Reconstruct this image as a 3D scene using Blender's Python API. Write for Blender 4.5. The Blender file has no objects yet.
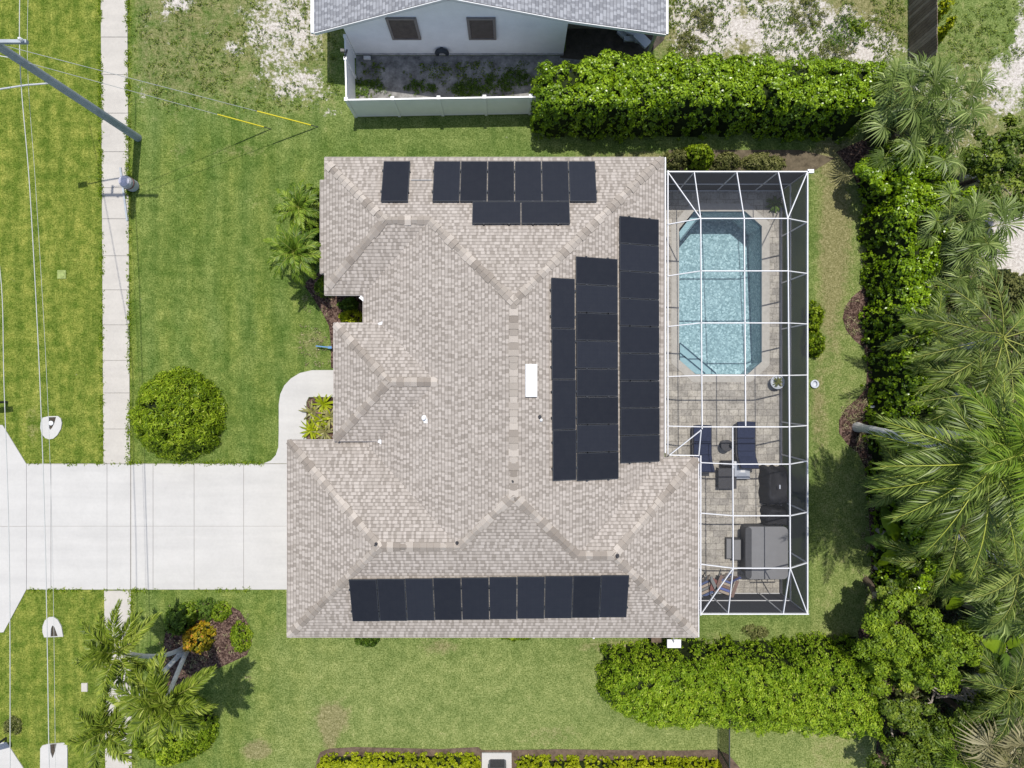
import bpy, bmesh, math, random
import numpy as np
from mathutils import Vector, Matrix
from mathutils.geometry import tessellate_polygon

random.seed(7)
RNG = np.random.default_rng(11)
H, F = 29.0, 683.0            # camera height above the lawn (m), focal length in pixels
COL = bpy.context.scene.collection
PI = math.pi

def G(px, py, z=0.0):
    """picture position of the survey photograph -> world point at height z"""
    return Vector(((px - 512) * (H - z) / F, (384 - py) * (H - z) / F, z))
def G2(px, py, z=0.0):
    v = G(px, py, z); return (v.x, v.y)

# ------------------------------------------------------------------ materials
def new_mat(name):
    m = bpy.data.materials.new(name); m.use_nodes = True
    nt = m.node_tree; nt.nodes.clear()
    out = nt.nodes.new('ShaderNodeOutputMaterial')
    return m, nt, out
def N(nt, kind, **kw):
    n = nt.nodes.new(kind)
    for k, v in kw.items():
        if k.startswith('i_'):
            key = k[2:]
            n.inputs[int(key) if key.isdigit() else key.replace('_', ' ')].default_value = v
        else: setattr(n, k, v)
    return n
def L(nt, a, b): nt.links.new(a, b)
def rgb(c): return (c[0], c[1], c[2], 1.0)
def ramp(nt, fac, stops):
    r = nt.nodes.new('ShaderNodeValToRGB')
    e = r.color_ramp.elements
    while len(e) < len(stops): e.new(0.5)
    for el, (p, c) in zip(e, stops): el.position = p; el.color = rgb(c)
    L(nt, fac, r.inputs[0]); return r.outputs[0]
def mixc(nt, fac, a, b, mode='MIX'):
    m = nt.nodes.new('ShaderNodeMix'); m.data_type = 'RGBA'; m.blend_type = mode
    for val, idx in ((fac, 0), (a, 6), (b, 7)):
        if hasattr(val, 'links') or hasattr(val, 'is_linked'): L(nt, val, m.inputs[idx])
        elif idx == 0: m.inputs[0].default_value = val
        else: m.inputs[idx].default_value = rgb(val)
    return m.outputs[2]
def math_n(nt, op, a, b=None, c=None, clamp=False):
    m = nt.nodes.new('ShaderNodeMath'); m.operation = op; m.use_clamp = clamp
    for i, v in enumerate((a, b, c)):
        if v is None: continue
        if hasattr(v, 'is_linked'): L(nt, v, m.inputs[i])
        else: m.inputs[i].default_value = v
    return m.outputs[0]
def noise(nt, vec, scale, detail=4, rough=0.6, out=0):
    n = N(nt, 'ShaderNodeTexNoise'); n.inputs['Scale'].default_value = scale
    n.inputs['Detail'].default_value = detail; n.inputs['Roughness'].default_value = rough
    L(nt, vec, n.inputs['Vector']); return n.outputs[out]
def coords(nt, which='Object'):
    return N(nt, 'ShaderNodeTexCoord').outputs[which]
def attr(nt, name):
    return N(nt, 'ShaderNodeAttribute', attribute_name=name).outputs['Fac']
def principled(nt, out, color, rough=0.8, spec=0.3, metal=0.0, bump=None, bstr=0.3, bdist=0.02):
    p = N(nt, 'ShaderNodeBsdfPrincipled')
    if hasattr(color, 'is_linked'): L(nt, color, p.inputs['Base Color'])
    else: p.inputs['Base Color'].default_value = rgb(color)
    if hasattr(rough, 'is_linked'): L(nt, rough, p.inputs['Roughness'])
    else: p.inputs['Roughness'].default_value = rough
    p.inputs['Specular IOR Level'].default_value = spec
    p.inputs['Metallic'].default_value = metal
    if bump is not None:
        b = N(nt, 'ShaderNodeBump'); b.inputs['Strength'].default_value = bstr; b.inputs['Distance'].default_value = bdist
        L(nt, bump, b.inputs['Height']); L(nt, b.outputs[0], p.inputs['Normal'])
    L(nt, p.outputs[0], out.inputs[0]); return p

def mat_plain(name, color, rough=0.7, spec=0.3, metal=0.0, var=0.18, scale=6.0, fine=60.0):
    """a colour with wear: two scales of mottling"""
    m, nt, out = new_mat(name); co = coords(nt)
    a = noise(nt, co, scale, 5, .65); b = noise(nt, co, fine, 3, .7)
    lo = [c * (1 - var) for c in color]; hi = [min(1, c * (1 + var)) for c in color]
    c1 = ramp(nt, a, [(.3, lo), (.7, hi)])
    c2 = mixc(nt, 0.25, c1, ramp(nt, b, [(.3, lo), (.7, hi)]))
    principled(nt, out, c2, rough, spec, metal, bump=b, bstr=.15, bdist=.01)
    return m

def mat_leaf(name, c0, c1, c2, rough=0.5, spec=0.35, transl=0.25, crest=(.30, .33, .08)):
    m, nt, out = new_mat(name)
    lv = attr(nt, 'lv')
    col = ramp(nt, lv, [(0.0, c0), (0.55, c1), (0.96, c2), (1.0, crest)])
    p = N(nt, 'ShaderNodeBsdfPrincipled'); L(nt, col, p.inputs['Base Color'])
    p.inputs['Roughness'].default_value = rough; p.inputs['Specular IOR Level'].default_value = spec
    t = N(nt, 'ShaderNodeBsdfTranslucent'); L(nt, mixc(nt, .5, col, (.20, .30, .02)), t.inputs[0])
    mx = N(nt, 'ShaderNodeMixShader'); mx.inputs[0].default_value = transl
    L(nt, p.outputs[0], mx.inputs[1]); L(nt, t.outputs[0], mx.inputs[2]); L(nt, mx.outputs[0], out.inputs[0])
    return m

def mat_ground():
    m, nt, out = new_mat('lawn_turf'); co = coords(nt)
    lush, dry, sand = attr(nt, 'lush'), attr(nt, 'dry'), attr(nt, 'sand')
    big = noise(nt, co, .55, 5, .65); mid = noise(nt, co, 2.2, 5, .62); fine = noise(nt, co, 7.5, 4, .7); blade = noise(nt, co, 17, 2, .7)
    def tone(f, lo, hi, a=.37, b=.63): return ramp(nt, f, [(a, lo), (b, hi)])
    g = mixc(nt, math_n(nt, 'MULTIPLY', math_n(nt, 'SUBTRACT', big, .36), 3.4, clamp=True), (.068, .120, .024), (.118, .166, .044))
    lf = math_n(nt, 'MULTIPLY', lush, 1.0, clamp=True)
    g = mixc(nt, lf, g, mixc(nt, math_n(nt, 'MULTIPLY', math_n(nt, 'SUBTRACT', mid, .36), 3.4, clamp=True), (.094, .138, .020), (.174, .197, .038)))
    pale = math_n(nt, 'MULTIPLY', attr(nt, 'pale'), math_n(nt, 'ADD', .30, math_n(nt, 'MULTIPLY', mid, .6)), clamp=True)
    g = mixc(nt, math_n(nt, 'MULTIPLY', pale, .7), g, (.245, .265, .095))
    g = mixc(nt, 1.0, g, tone(mid, (.88, .90, .87), (1.10, 1.08, 1.11)), 'MULTIPLY')
    g = mixc(nt, 1.0, g, tone(fine, (.80, .83, .76), (1.18, 1.15, 1.22)), 'MULTIPLY')
    g = mixc(nt, 1.0, g, tone(blade, (.58, .64, .50), (1.38, 1.32, 1.46)), 'MULTIPLY')
    sp_ = N(nt, 'ShaderNodeMapping'); sp_.inputs['Scale'].default_value = (1.0, .10, 1.0); L(nt, co, sp_.inputs['Vector'])
    streak = noise(nt, sp_.outputs[0], 2.6, 3, .6); g = mixc(nt, math_n(nt, 'MULTIPLY', math_n(nt, 'SUBTRACT', 1.0, math_n(nt, 'MULTIPLY', attr(nt, 'pale'), .9), clamp=True), .75), g, mixc(nt, 1.0, g, tone(streak, (.70, .79, .70), (1.26, 1.18, 1.22)), 'MULTIPLY'))
    # dry straw and thin turf
    dv = math_n(nt, 'ADD', math_n(nt, 'MULTIPLY', dry, 1.25), math_n(nt, 'MULTIPLY', math_n(nt, 'SUBTRACT', mid, .5), 1.5))
    dv = math_n(nt, 'ADD', dv, math_n(nt, 'MULTIPLY', math_n(nt, 'SUBTRACT', fine, .5), .9))
    dm = math_n(nt, 'MULTIPLY', math_n(nt, 'SUBTRACT', dv, .32), 1.6, clamp=True)
    straw = ramp(nt, mixc(nt, .5, fine, blade), [(.34, (.085, .080, .030)), (.5, (.185, .165, .078)), (.66, (.34, .295, .17))])
    g = mixc(nt, math_n(nt, 'MULTIPLY', dm, .80), g, straw)
    # bare sand
    sv = math_n(nt, 'ADD', math_n(nt, 'MULTIPLY', sand, 1.5), math_n(nt, 'MULTIPLY', math_n(nt, 'SUBTRACT', noise(nt, co, 1.5, 8, .74), .5), 2.6))
    sv = math_n(nt, 'ADD', sv, math_n(nt, 'MULTIPLY', math_n(nt, 'SUBTRACT', noise(nt, co, 7, 6, .75), .5), 2.2))
    sm = math_n(nt, 'MULTIPLY', math_n(nt, 'SUBTRACT', sv, .62), 3.2, clamp=True)
    sc = ramp(nt, noise(nt, co, 9, 6, .75), [(.3, (.20, .175, .15)), (.47, (.43, .395, .355)), (.66, (.60, .57, .53))])
    g = mixc(nt, sm, g, sc)
    bh = math_n(nt, 'ADD', fine, math_n(nt, 'MULTIPLY', blade, .8))
    principled(nt, out, g, .95, .0, bump=bh, bstr=.55, bdist=.05)
    return m

def mat_concrete(name, base=(.425, .40, .36), var=.10):
    m, nt, out = new_mat(name); co = coords(nt)
    a = noise(nt, co, .9, 6, .6); b = noise(nt, co, 9, 6, .7); c = noise(nt, co, 70, 3, .7)
    lo = [v * (1 - var) for v in base]; hi = [min(1, v * (1 + var * .6)) for v in base]
    col = ramp(nt, a, [(.3, lo), (.65, hi)])
    col = mixc(nt, .35, col, ramp(nt, b, [(.3, [v * (1 - 1.6 * var) for v in base]), (.6, hi)]))
    mp = N(nt, 'ShaderNodeMapping'); mp.inputs['Scale'].default_value = (.12, 1.4, 1.0); L(nt, co, mp.inputs['Vector'])
    col = mixc(nt, .8, col, mixc(nt, 1.0, col, ramp(nt, noise(nt, mp.outputs[0], 1.3, 5, .6), [(.36, (.95, .95, .945)), (.58, (1.03, 1.03, 1.02))]), 'MULTIPLY'))
    stain = math_n(nt, 'MULTIPLY', math_n(nt, 'SUBTRACT', noise(nt, co, 2.2, 8, .75), .62), 3.0, clamp=True)
    col = mixc(nt, math_n(nt, 'MULTIPLY', stain, .55), col, [v * .70 for v in base])
    principled(nt, out, col, .85, .25, bump=c, bstr=.15, bdist=.004)
    return m

def mat_shingle(name, dark, light, mid, cw=.120, ch=.132):
    m, nt, out = new_mat(name)
    uv = N(nt, 'ShaderNodeUVMap', uv_map='UVMap').outputs[0]
    sp = N(nt, 'ShaderNodeSeparateXYZ'); L(nt, uv, sp.inputs[0])
    v = math_n(nt, 'DIVIDE', sp.outputs[1], ch); row = math_n(nt, 'FLOOR', v); fv = math_n(nt, 'FRACT', v)
    wn = N(nt, 'ShaderNodeTexWhiteNoise', noise_dimensions='1D'); L(nt, row, wn.inputs['W'])
    u = math_n(nt, 'ADD', math_n(nt, 'DIVIDE', sp.outputs[0], cw), math_n(nt, 'MULTIPLY', wn.outputs[0], 37.0))
    # uneven tab widths
    u = math_n(nt, 'ADD', u, math_n(nt, 'MULTIPLY', math_n(nt, 'SINE', math_n(nt, 'MULTIPLY', u, 1.9)), .32))
    cell = math_n(nt, 'FLOOR', u); fu = math_n(nt, 'FRACT', u)
    cv = N(nt, 'ShaderNodeCombineXYZ'); L(nt, cell, cv.inputs[0]); L(nt, row, cv.inputs[1])
    w2 = N(nt, 'ShaderNodeTexWhiteNoise', noise_dimensions='2D'); L(nt, cv.outputs[0], w2.inputs['Vector'])
    par = math_n(nt, 'FRACT', math_n(nt, 'MULTIPLY', cell, .5))
    tone = math_n(nt, 'ADD', math_n(nt, 'MULTIPLY', w2.outputs[0], .46), math_n(nt, 'MULTIPLY', par, 1.0))
    col = ramp(nt, tone, [(.12, dark), (.45, mid), (.85, light)])
    co = coords(nt)
    gr = noise(nt, co, 55, 3, .8); col = mixc(nt, .30, col, ramp(nt, gr, [(.3, dark), (.7, light)]))
    bigv = noise(nt, co, .55, 6, .65)
    col = mixc(nt, .5, col, ramp(nt, bigv, [(.3, (.80, .79, .78)), (.7, (1, 1, 1))]), 'MULTIPLY')
    st = math_n(nt, 'MULTIPLY', math_n(nt, 'SUBTRACT', noise(nt, co, 1.7, 7, .7), .58), 2.6, clamp=True)
    col = mixc(nt, math_n(nt, 'MULTIPLY', st, .30), col, (.25, .22, .17))
    # shadow line painted dark along the lower butt edge of each course
    edge = math_n(nt, 'LESS_THAN', fv, .16)
    col = mixc(nt, math_n(nt, 'MULTIPLY', edge, .62), col, [d * .45 for d in dark])
    hgt = math_n(nt, 'ADD', math_n(nt, 'MULTIPLY', math_n(nt, 'SUBTRACT', 1.0, fv), .8), math_n(nt, 'MULTIPLY', par, .5))
    principled(nt, out, col, .92, .12, bump=hgt, bstr=.5, bdist=.012)
    return m

def mat_attr_tones(name, stops, rough=.85, spec=.2, metal=0):
    m, nt, out = new_mat(name); co = coords(nt)
    col = ramp(nt, attr(nt, 'lv'), stops)
    b = noise(nt, co, 40, 4, .7)
    col = mixc(nt, .5, col, ramp(nt, b, [(.3, (.72, .72, .72)), (.7, (1, 1, 1))]), 'MULTIPLY')
    principled(nt, out, col, rough, spec, metal, bump=b, bstr=.2, bdist=.01)
    return m

def mat_pavers():
    m, nt, out = new_mat('travertine_pavers'); co = coords(nt)
    br = N(nt, 'ShaderNodeTexBrick'); L(nt, co, br.inputs['Vector'])
    br.offset = .37; br.offset_frequency = 2; br.squash = .72; br.squash_frequency = 3
    br.inputs['Scale'].default_value = 1.0; br.inputs['Brick Width'].default_value = .40; br.inputs['Row Height'].default_value = .27
    br.inputs['Mortar Size'].default_value = .013; br.inputs['Mortar Smooth'].default_value = .3; br.inputs['Bias'].default_value = 0
    br.inputs['Color1'].default_value = rgb((.52, .49, .43)); br.inputs['Color2'].default_value = rgb((.37, .35, .315)); br.inputs['Mortar'].default_value = rgb((.27, .25, .225))
    a = noise(nt, co, 2.4, 6, .7); b = noise(nt, co, 14, 6, .75)
    col = mixc(nt, .8, br.outputs[0], ramp(nt, a, [(.36, (.60, .59, .57)), (.6, (1, .99, .97))]), 'MULTIPLY')
    col = mixc(nt, .7, col, ramp(nt, b, [(.38, (.50, .48, .46)), (.52, (1, 1, 1))]), 'MULTIPLY')
    principled(nt, out, col, .8, .3, bump=br.outputs[1], bstr=.3, bdist=-.006)
    return m

def mat_pool_shell():
    m, nt, out = new_mat('caustic_pebble_finish'); co = coords(nt)
    vo = N(nt, 'ShaderNodeTexVoronoi', feature='F1'); vo.inputs['Scale'].default_value = 15; L(nt, co, vo.inputs['Vector'])
    sx = N(nt, 'ShaderNodeSeparateColor'); L(nt, vo.outputs['Color'], sx.inputs[0])
    n1 = noise(nt, co, 10, 4, .7)
    f = math_n(nt, 'ADD', math_n(nt, 'MULTIPLY', sx.outputs[0], .75), math_n(nt, 'MULTIPLY', n1, .35))
    col = ramp(nt, f, [(.12, (.30, .37, .385)), (.5, (.46, .52, .535)), (.78, (.62, .67, .68)), (.95, (.86, .88, .88))])  # pebble speckle whose pale cells also paint in the caustic light
    col = mixc(nt, .5, col, ramp(nt, noise(nt, co, .7, 4, .6), [(.36, (.78, .84, .86)), (.64, (1, 1, 1))]), 'MULTIPLY')
    principled(nt, out, col, .7, .2)
    return m

def mat_water():
    m, nt, out = new_mat('pool_water'); co = coords(nt)
    tr = N(nt, 'ShaderNodeBsdfTransparent'); tr.inputs[0].default_value = rgb((.73, .86, .89))
    gl = N(nt, 'ShaderNodeBsdfGlossy'); gl.inputs['Roughness'].default_value = .03
    b = N(nt, 'ShaderNodeBump'); b.inputs['Strength'].default_value = .35; b.inputs['Distance'].default_value = .02
    L(nt, noise(nt, co, 5, 3, .6), b.inputs['Height']); L(nt, b.outputs[0], gl.inputs['Normal'])
    fr = N(nt, 'ShaderNodeFresnel'); fr.inputs['IOR'].default_value = 1.33; L(nt, b.outputs[0], fr.inputs['Normal'])
    mx = N(nt, 'ShaderNodeMixShader'); L(nt, fr.outputs[0], mx.inputs[0]); L(nt, tr.outputs[0], mx.inputs[1]); L(nt, gl.outputs[0], mx.inputs[2])
    L(nt, mx.outputs[0], out.inputs[0]); return m

def mat_screen(name='roof_screen_mesh', a_=.085):
    """insect mesh: thin threads, so the slanting view meets more of them (threads of width a: open share (1-a)(1-a/cos))"""
    m, nt, out = new_mat(name)
    g = N(nt, 'ShaderNodeNewGeometry')
    d = N(nt, 'ShaderNodeVectorMath', operation='DOT_PRODUCT'); L(nt, g.outputs['Incoming'], d.inputs[0]); L(nt, g.outputs['True Normal'], d.inputs[1])
    c = math_n(nt, 'MAXIMUM', math_n(nt, 'ABSOLUTE', d.outputs['Value']), .06)
    op = math_n(nt, 'SUBTRACT', 1.0, math_n(nt, 'MULTIPLY', 1 - a_, math_n(nt, 'MAXIMUM', 0.0, math_n(nt, 'SUBTRACT', 1.0, math_n(nt, 'DIVIDE', a_, c)))))
    tr = N(nt, 'ShaderNodeBsdfTransparent'); df = N(nt, 'ShaderNodeBsdfDiffuse'); df.inputs[0].default_value = rgb((.070, .072, .077))
    mx = N(nt, 'ShaderNodeMixShader'); L(nt, op, mx.inputs[0]); L(nt, tr.outputs[0], mx.inputs[1]); L(nt, df.outputs[0], mx.inputs[2])
    L(nt, mx.outputs[0], out.inputs[0]); return m

def mat_chainlink():
    m, nt, out = new_mat('black_chain_link'); co = coords(nt)
    tr = N(nt, 'ShaderNodeBsdfTransparent'); df = N(nt, 'ShaderNodeBsdfDiffuse'); df.inputs[0].default_value = rgb((.018, .02, .018))
    sp = N(nt, 'ShaderNodeSeparateXYZ'); L(nt, co, sp.inputs[0])
    a = math_n(nt, 'FRACT', math_n(nt, 'MULTIPLY', math_n(nt, 'ADD', sp.outputs[1], sp.outputs[2]), 14.0))
    b = math_n(nt, 'FRACT', math_n(nt, 'MULTIPLY', math_n(nt, 'SUBTRACT', sp.outputs[1], sp.outputs[2]), 14.0))
    k = math_n(nt, 'MAXIMUM', math_n(nt, 'LESS_THAN', a, .42), math_n(nt, 'LESS_THAN', b, .42))
    mx = N(nt, 'ShaderNodeMixShader'); L(nt, k, mx.inputs[0]); L(nt, tr.outputs[0], mx.inputs[1]); L(nt, df.outputs[0], mx.inputs[2])
    L(nt, mx.outputs[0], out.inputs[0]); return m

def mat_solar():
    m, nt, out = new_mat('black_solar_cells'); co = coords(nt)
    sp = N(nt, 'ShaderNodeSeparateXYZ'); L(nt, co, sp.inputs[0])
    a = math_n(nt, 'LESS_THAN', math_n(nt, 'FRACT', math_n(nt, 'MULTIPLY', sp.outputs[0], 6.2)), .05)
    b = math_n(nt, 'LESS_THAN', math_n(nt, 'FRACT', math_n(nt, 'MULTIPLY', sp.outputs[1], 6.2)), .05)
    ob = N(nt, 'ShaderNodeObjectInfo')
    base = ramp(nt, ob.outputs['Random'], [(0, (.010, .0115, .0165)), (1, (.0165, .019, .027))])
    dust = noise(nt, co, 3, 6, .7)
    base = mixc(nt, math_n(nt, 'MULTIPLY', dust, .07), base, (.16, .16, .16))
    col = mixc(nt, math_n(nt, 'MULTIPLY', math_n(nt, 'MAXIMUM', a, b), .35), base, (.012, .013, .016))
    principled(nt, out, col, .30, .16)
    return m

def mat_mulch(name='bark_mulch'):
    m, nt, out = new_mat(name); co = coords(nt)
    vo = N(nt, 'ShaderNodeTexVoronoi', feature='F1'); vo.inputs['Scale'].default_value = 17; L(nt, co, vo.inputs['Vector'])
    sx = N(nt, 'ShaderNodeSeparateColor'); L(nt, vo.outputs['Color'], sx.inputs[0])
    n = noise(nt, co, 22, 5, .75)
    f = math_n(nt, 'ADD', math_n(nt, 'MULTIPLY', sx.outputs[0], .5), math_n(nt, 'MULTIPLY', n, .5))
    col = ramp(nt, f, [(.25, (.025, .015, .012)), (.5, (.078, .048, .038)), (.75, (.17, .115, .09))])
    principled(nt, out, col, .95, .1, bump=f, bstr=.8, bdist=.05)
    return m

M = {}
M['turf'] = mat_ground()
M['concrete'] = mat_concrete('sidewalk_concrete')
M['drive'] = mat_concrete('driveway_concrete', (.445, .435, .415), .07)
M['joint'] = mat_plain('joint_filler', (.30, .285, .26))
M['shingle'] = mat_shingle('tan_grey_shingles', (.222, .195, .167), (.440, .398, .356), (.334, .299, .263))
M['shingle2'] = mat_shingle('blue_grey_shingles', (.17, .175, .19), (.36, .37, .39), (.25, .255, .27), .15, .14)
M['cap'] = mat_attr_tones('ridge_cap_shingles', [(0, (.245, .212, .180)), (.5, (.335, .297, .256)), (1, (.46, .412, .36))], .92)
M['white'] = mat_plain('white_paint', (.66, .66, .65), .5, .4, var=.06)
M['alu'] = mat_plain('white_aluminium', (.64, .64, .645), .45, .4, var=.05)
M['vinyl'] = mat_plain('white_vinyl', (.84, .84, .83), .45, .4, var=.05, scale=2)
M['fascia'] = mat_plain('pinkish_white_fascia', (.40, .36, .335), .6, .3, var=.08)
M['stucco'] = mat_plain('cream_stucco', (.60, .56, .48), .9, .2, var=.08)
M['stucco2'] = mat_plain('pale_blue_white_stucco', (.87, .865, .855), .9, .2, var=.07, scale=1.4, fine=14)
M['pavers'] = mat_pavers()
M['coping'] = mat_plain('stone_coping', (.42, .40, .36), .8, .3, var=.16, scale=8)
M['pool'] = mat_pool_shell()
M['water'] = mat_water()
M['tile'] = mat_plain('dark_blue_tile', (.03, .07, .11), .3, .5, var=.25, scale=30)
M['step'] = mat_plain('pale_step_plaster', (.50, .58, .60), .6, .3, var=.08)
M['screen'] = mat_screen(); M['wscreen'] = mat_screen('wall_screen_mesh', .31)
M['chain'] = mat_chainlink()
M['solar'] = mat_solar()
M['blackalu'] = mat_plain('black_aluminium', (.034, .036, .040), .4, .5, var=.2)
M['mulch'] = mat_mulch()
M['soil'] = mat_plain('pale_edge_soil', (.11, .080, .058), .95, .1, var=.6, scale=4, fine=22)
M['wood2'] = mat_plain('greyer_fence_wood', (.23, .19, .155), .9, .1, var=.3, scale=3, fine=30)
M['wood'] = mat_plain('weathered_fence_wood', (.15, .118, .092), .9, .1, var=.35, scale=3, fine=30)
M['bark'] = mat_plain('grey_palm_bark', (.42, .40, .37), .9, .15, var=.35, scale=9, fine=40)
M['bark2'] = mat_plain('pale_ringed_palm_bark', (.56, .55, .53), .85, .15, var=.25, scale=9, fine=40)
M['barkd'] = mat_plain('brown_bark', (.12, .09, .065), .95, .1, var=.4, scale=8, fine=30)
M['core'] = mat_plain('shade_dark_core', (.020, .028, .010), .95, .05, var=.5, scale=5, fine=18)  # near-black colour stands for the shade between the leaves
M['pole'] = mat_plain('grey_weathered_pole', (.32, .35, .375), .8, .25, var=.22, scale=2.5, fine=24)
M['galv'] = mat_plain('galvanised_steel', (.50, .51, .52), .45, .5, .3, var=.12)
M['cable'] = mat_plain('pale_cable', (.42, .43, .41), .5, .4, var=.1)
M['yellow'] = mat_plain('yellow_plastic', (.72, .62, .04), .5, .4, var=.08)
M['navy'] = mat_plain('navy_cushion', (.024, .032, .066), .9, .15, var=.2, scale=8)
M['darkcloth'] = mat_plain('black_cover_cloth', (.022, .022, .025), .8, .25, var=.3, scale=4)
M['spagrey'] = mat_plain('grey_vinyl_cover', (.19, .19, .193), .55, .35, var=.07, scale=3)
M['spadark'] = mat_plain('charcoal_panel', (.055, .056, .06), .6, .35, var=.15)
M['palegrey'] = mat_plain('pale_grey_resin', (.45, .48, .53), .5, .4, var=.06)
M['charcoal'] = mat_plain('charcoal_resin', (.04, .04, .045), .6, .35, var=.2)
M['brown'] = mat_plain('brown_louver_wood', (.13, .10, .078), .8, .2, var=.25)
M['trimbr'] = mat_plain('taupe_window_trim', (.23, .20, .18), .7, .3, var=.1)
M['glass'] = mat_plain('dark_window_glass', (.03, .035, .04), .1, .6, var=.1)
M['rubber'] = mat_plain('dark_hose_rubber', (.035, .042, .05), .6, .3, var=.2)
M['blue'] = mat_plain('blue_plastic', (.08, .20, .38), .5, .4, var=.15)
M['maroon'] = mat_plain('maroon_wood', (.20, .085, .075), .7, .3, var=.2)
M['slats'] = mat_attr_tones('painted_chair_slats', [(0, (.06, .09, .17)), (.2, (.11, .14, .36)), (.4, (.15, .085, .075)), (.6, (.34, .27, .21)), (.8, (.38, .32, .26)), (1, (.13, .16, .18))], .6, .3)
M['timber'] = mat_plain('pale_weathered_branch', (.36, .31, .26), .9, .15, var=.3)
M['acgrey'] = mat_plain('grey_condenser_louver', (.17, .175, .19), .5, .4, var=.12)
# foliage (dark leaf, mid leaf, bright leaf)
M['lf_clusia'] = mat_leaf('glossy_clusia_leaves', (0.079, 0.146, 0.003), (0.175, 0.287, 0.007), (0.307, 0.439, 0.018), .28, .34, .25, (0.560, 0.738, 0.160))
M['lf_ficus'] = mat_leaf('yellow_green_hedge_leaves', (.078, .142, .005), (.190, .305, .012), (.335, .450, .030), .5, .18, .3, (.48, .54, .10))
M['lf_low'] = mat_leaf('lime_hedge_leaves', (.150, .190, .004), (.300, .360, .008), (.460, .490, .020), .5, .15, .35, (.60, .60, .06))
M['lf_dark'] = mat_leaf('deep_green_leaves', (0.030, 0.062, 0.006), (0.068, 0.125, 0.011), (0.126, 0.206, 0.024), .5, .2, .22, (0.247, 0.360, 0.060))
M['lf_bush'] = mat_leaf('bright_green_bush_leaves', (.058, .102, .004), (.148, .232, .008), (.285, .375, .022), .45, .2, .28, (.40, .46, .06))
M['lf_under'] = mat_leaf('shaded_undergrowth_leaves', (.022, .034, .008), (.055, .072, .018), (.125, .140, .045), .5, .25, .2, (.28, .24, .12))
M['lf_tree2'] = mat_leaf('yellowish_tree_leaves', (.066, .118, .005), (.165, .255, .012), (.310, .405, .030), .48, .2, .26, (.44, .50, .09))
M['lf_tree'] = mat_leaf('mid_green_tree_leaves', (.036, .066, .005), (.098, .150, .012), (.215, .275, .030), .45, .24, .2, (.34, .38, .08))
M['lf_round'] = mat_leaf('lime_bush_leaves', (.075, .130, .005), (.185, .280, .010), (.350, .450, .028), .45, .2, .3, (.46, .52, .07))
M['lf_croton'] = mat_leaf('croton_leaves', (.12, .14, .008), (.33, .25, .010), (.50, .27, .015), .5, .2, .2, (.42, .10, .02))
M['lf_grey'] = mat_leaf('dusty_olive_leaves', (.070, .080, .022), (.140, .150, .045), (.225, .225, .085), .7, .15, .22, (.30, .28, .14))
M['lf_red'] = mat_leaf('olive_bromeliad_leaves', (.11, .105, .04), (.23, .22, .07), (.38, .35, .13), .45, .3, .2, (.22, .13, .12))
M['fr_lime'] = mat_leaf('lime_palm_leaflets', (.052, .088, .006), (.165, .225, .018), (.360, .405, .070), .45, .22, .2, (.40, .43, .10))
M['fr_coco'] = mat_leaf('coconut_leaflets', (.028, .050, .005), (.108, .162, .022), (.310, .375, .090), .40, .28, .16, (.46, .50, .07))
M['fr_coco2'] = mat_leaf('shaded_palm_leaflets', (.026, .044, .005), (.092, .136, .018), (.240, .290, .068), .46, .24, .16, (.34, .36, .08))
M['fr_fan'] = mat_leaf('sabal_fan_leaflets', (.034, .060, .008), (.125, .180, .038), (.35, .42, .14), .42, .26, .18, (.42, .44, .12))
M['fr_straw'] = mat_leaf('straw_fan_leaflets', (.12, .11, .05), (.26, .235, .12), (.46, .41, .24), .5, .3, .22, (.46, .40, .22))
M['fr_bright'] = mat_leaf('bright_palm_leaflets', (.035, .075, .004), (.110, .180, .012), (.27, .355, .045), .45, .22, .18, (.40, .45, .09))

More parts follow.
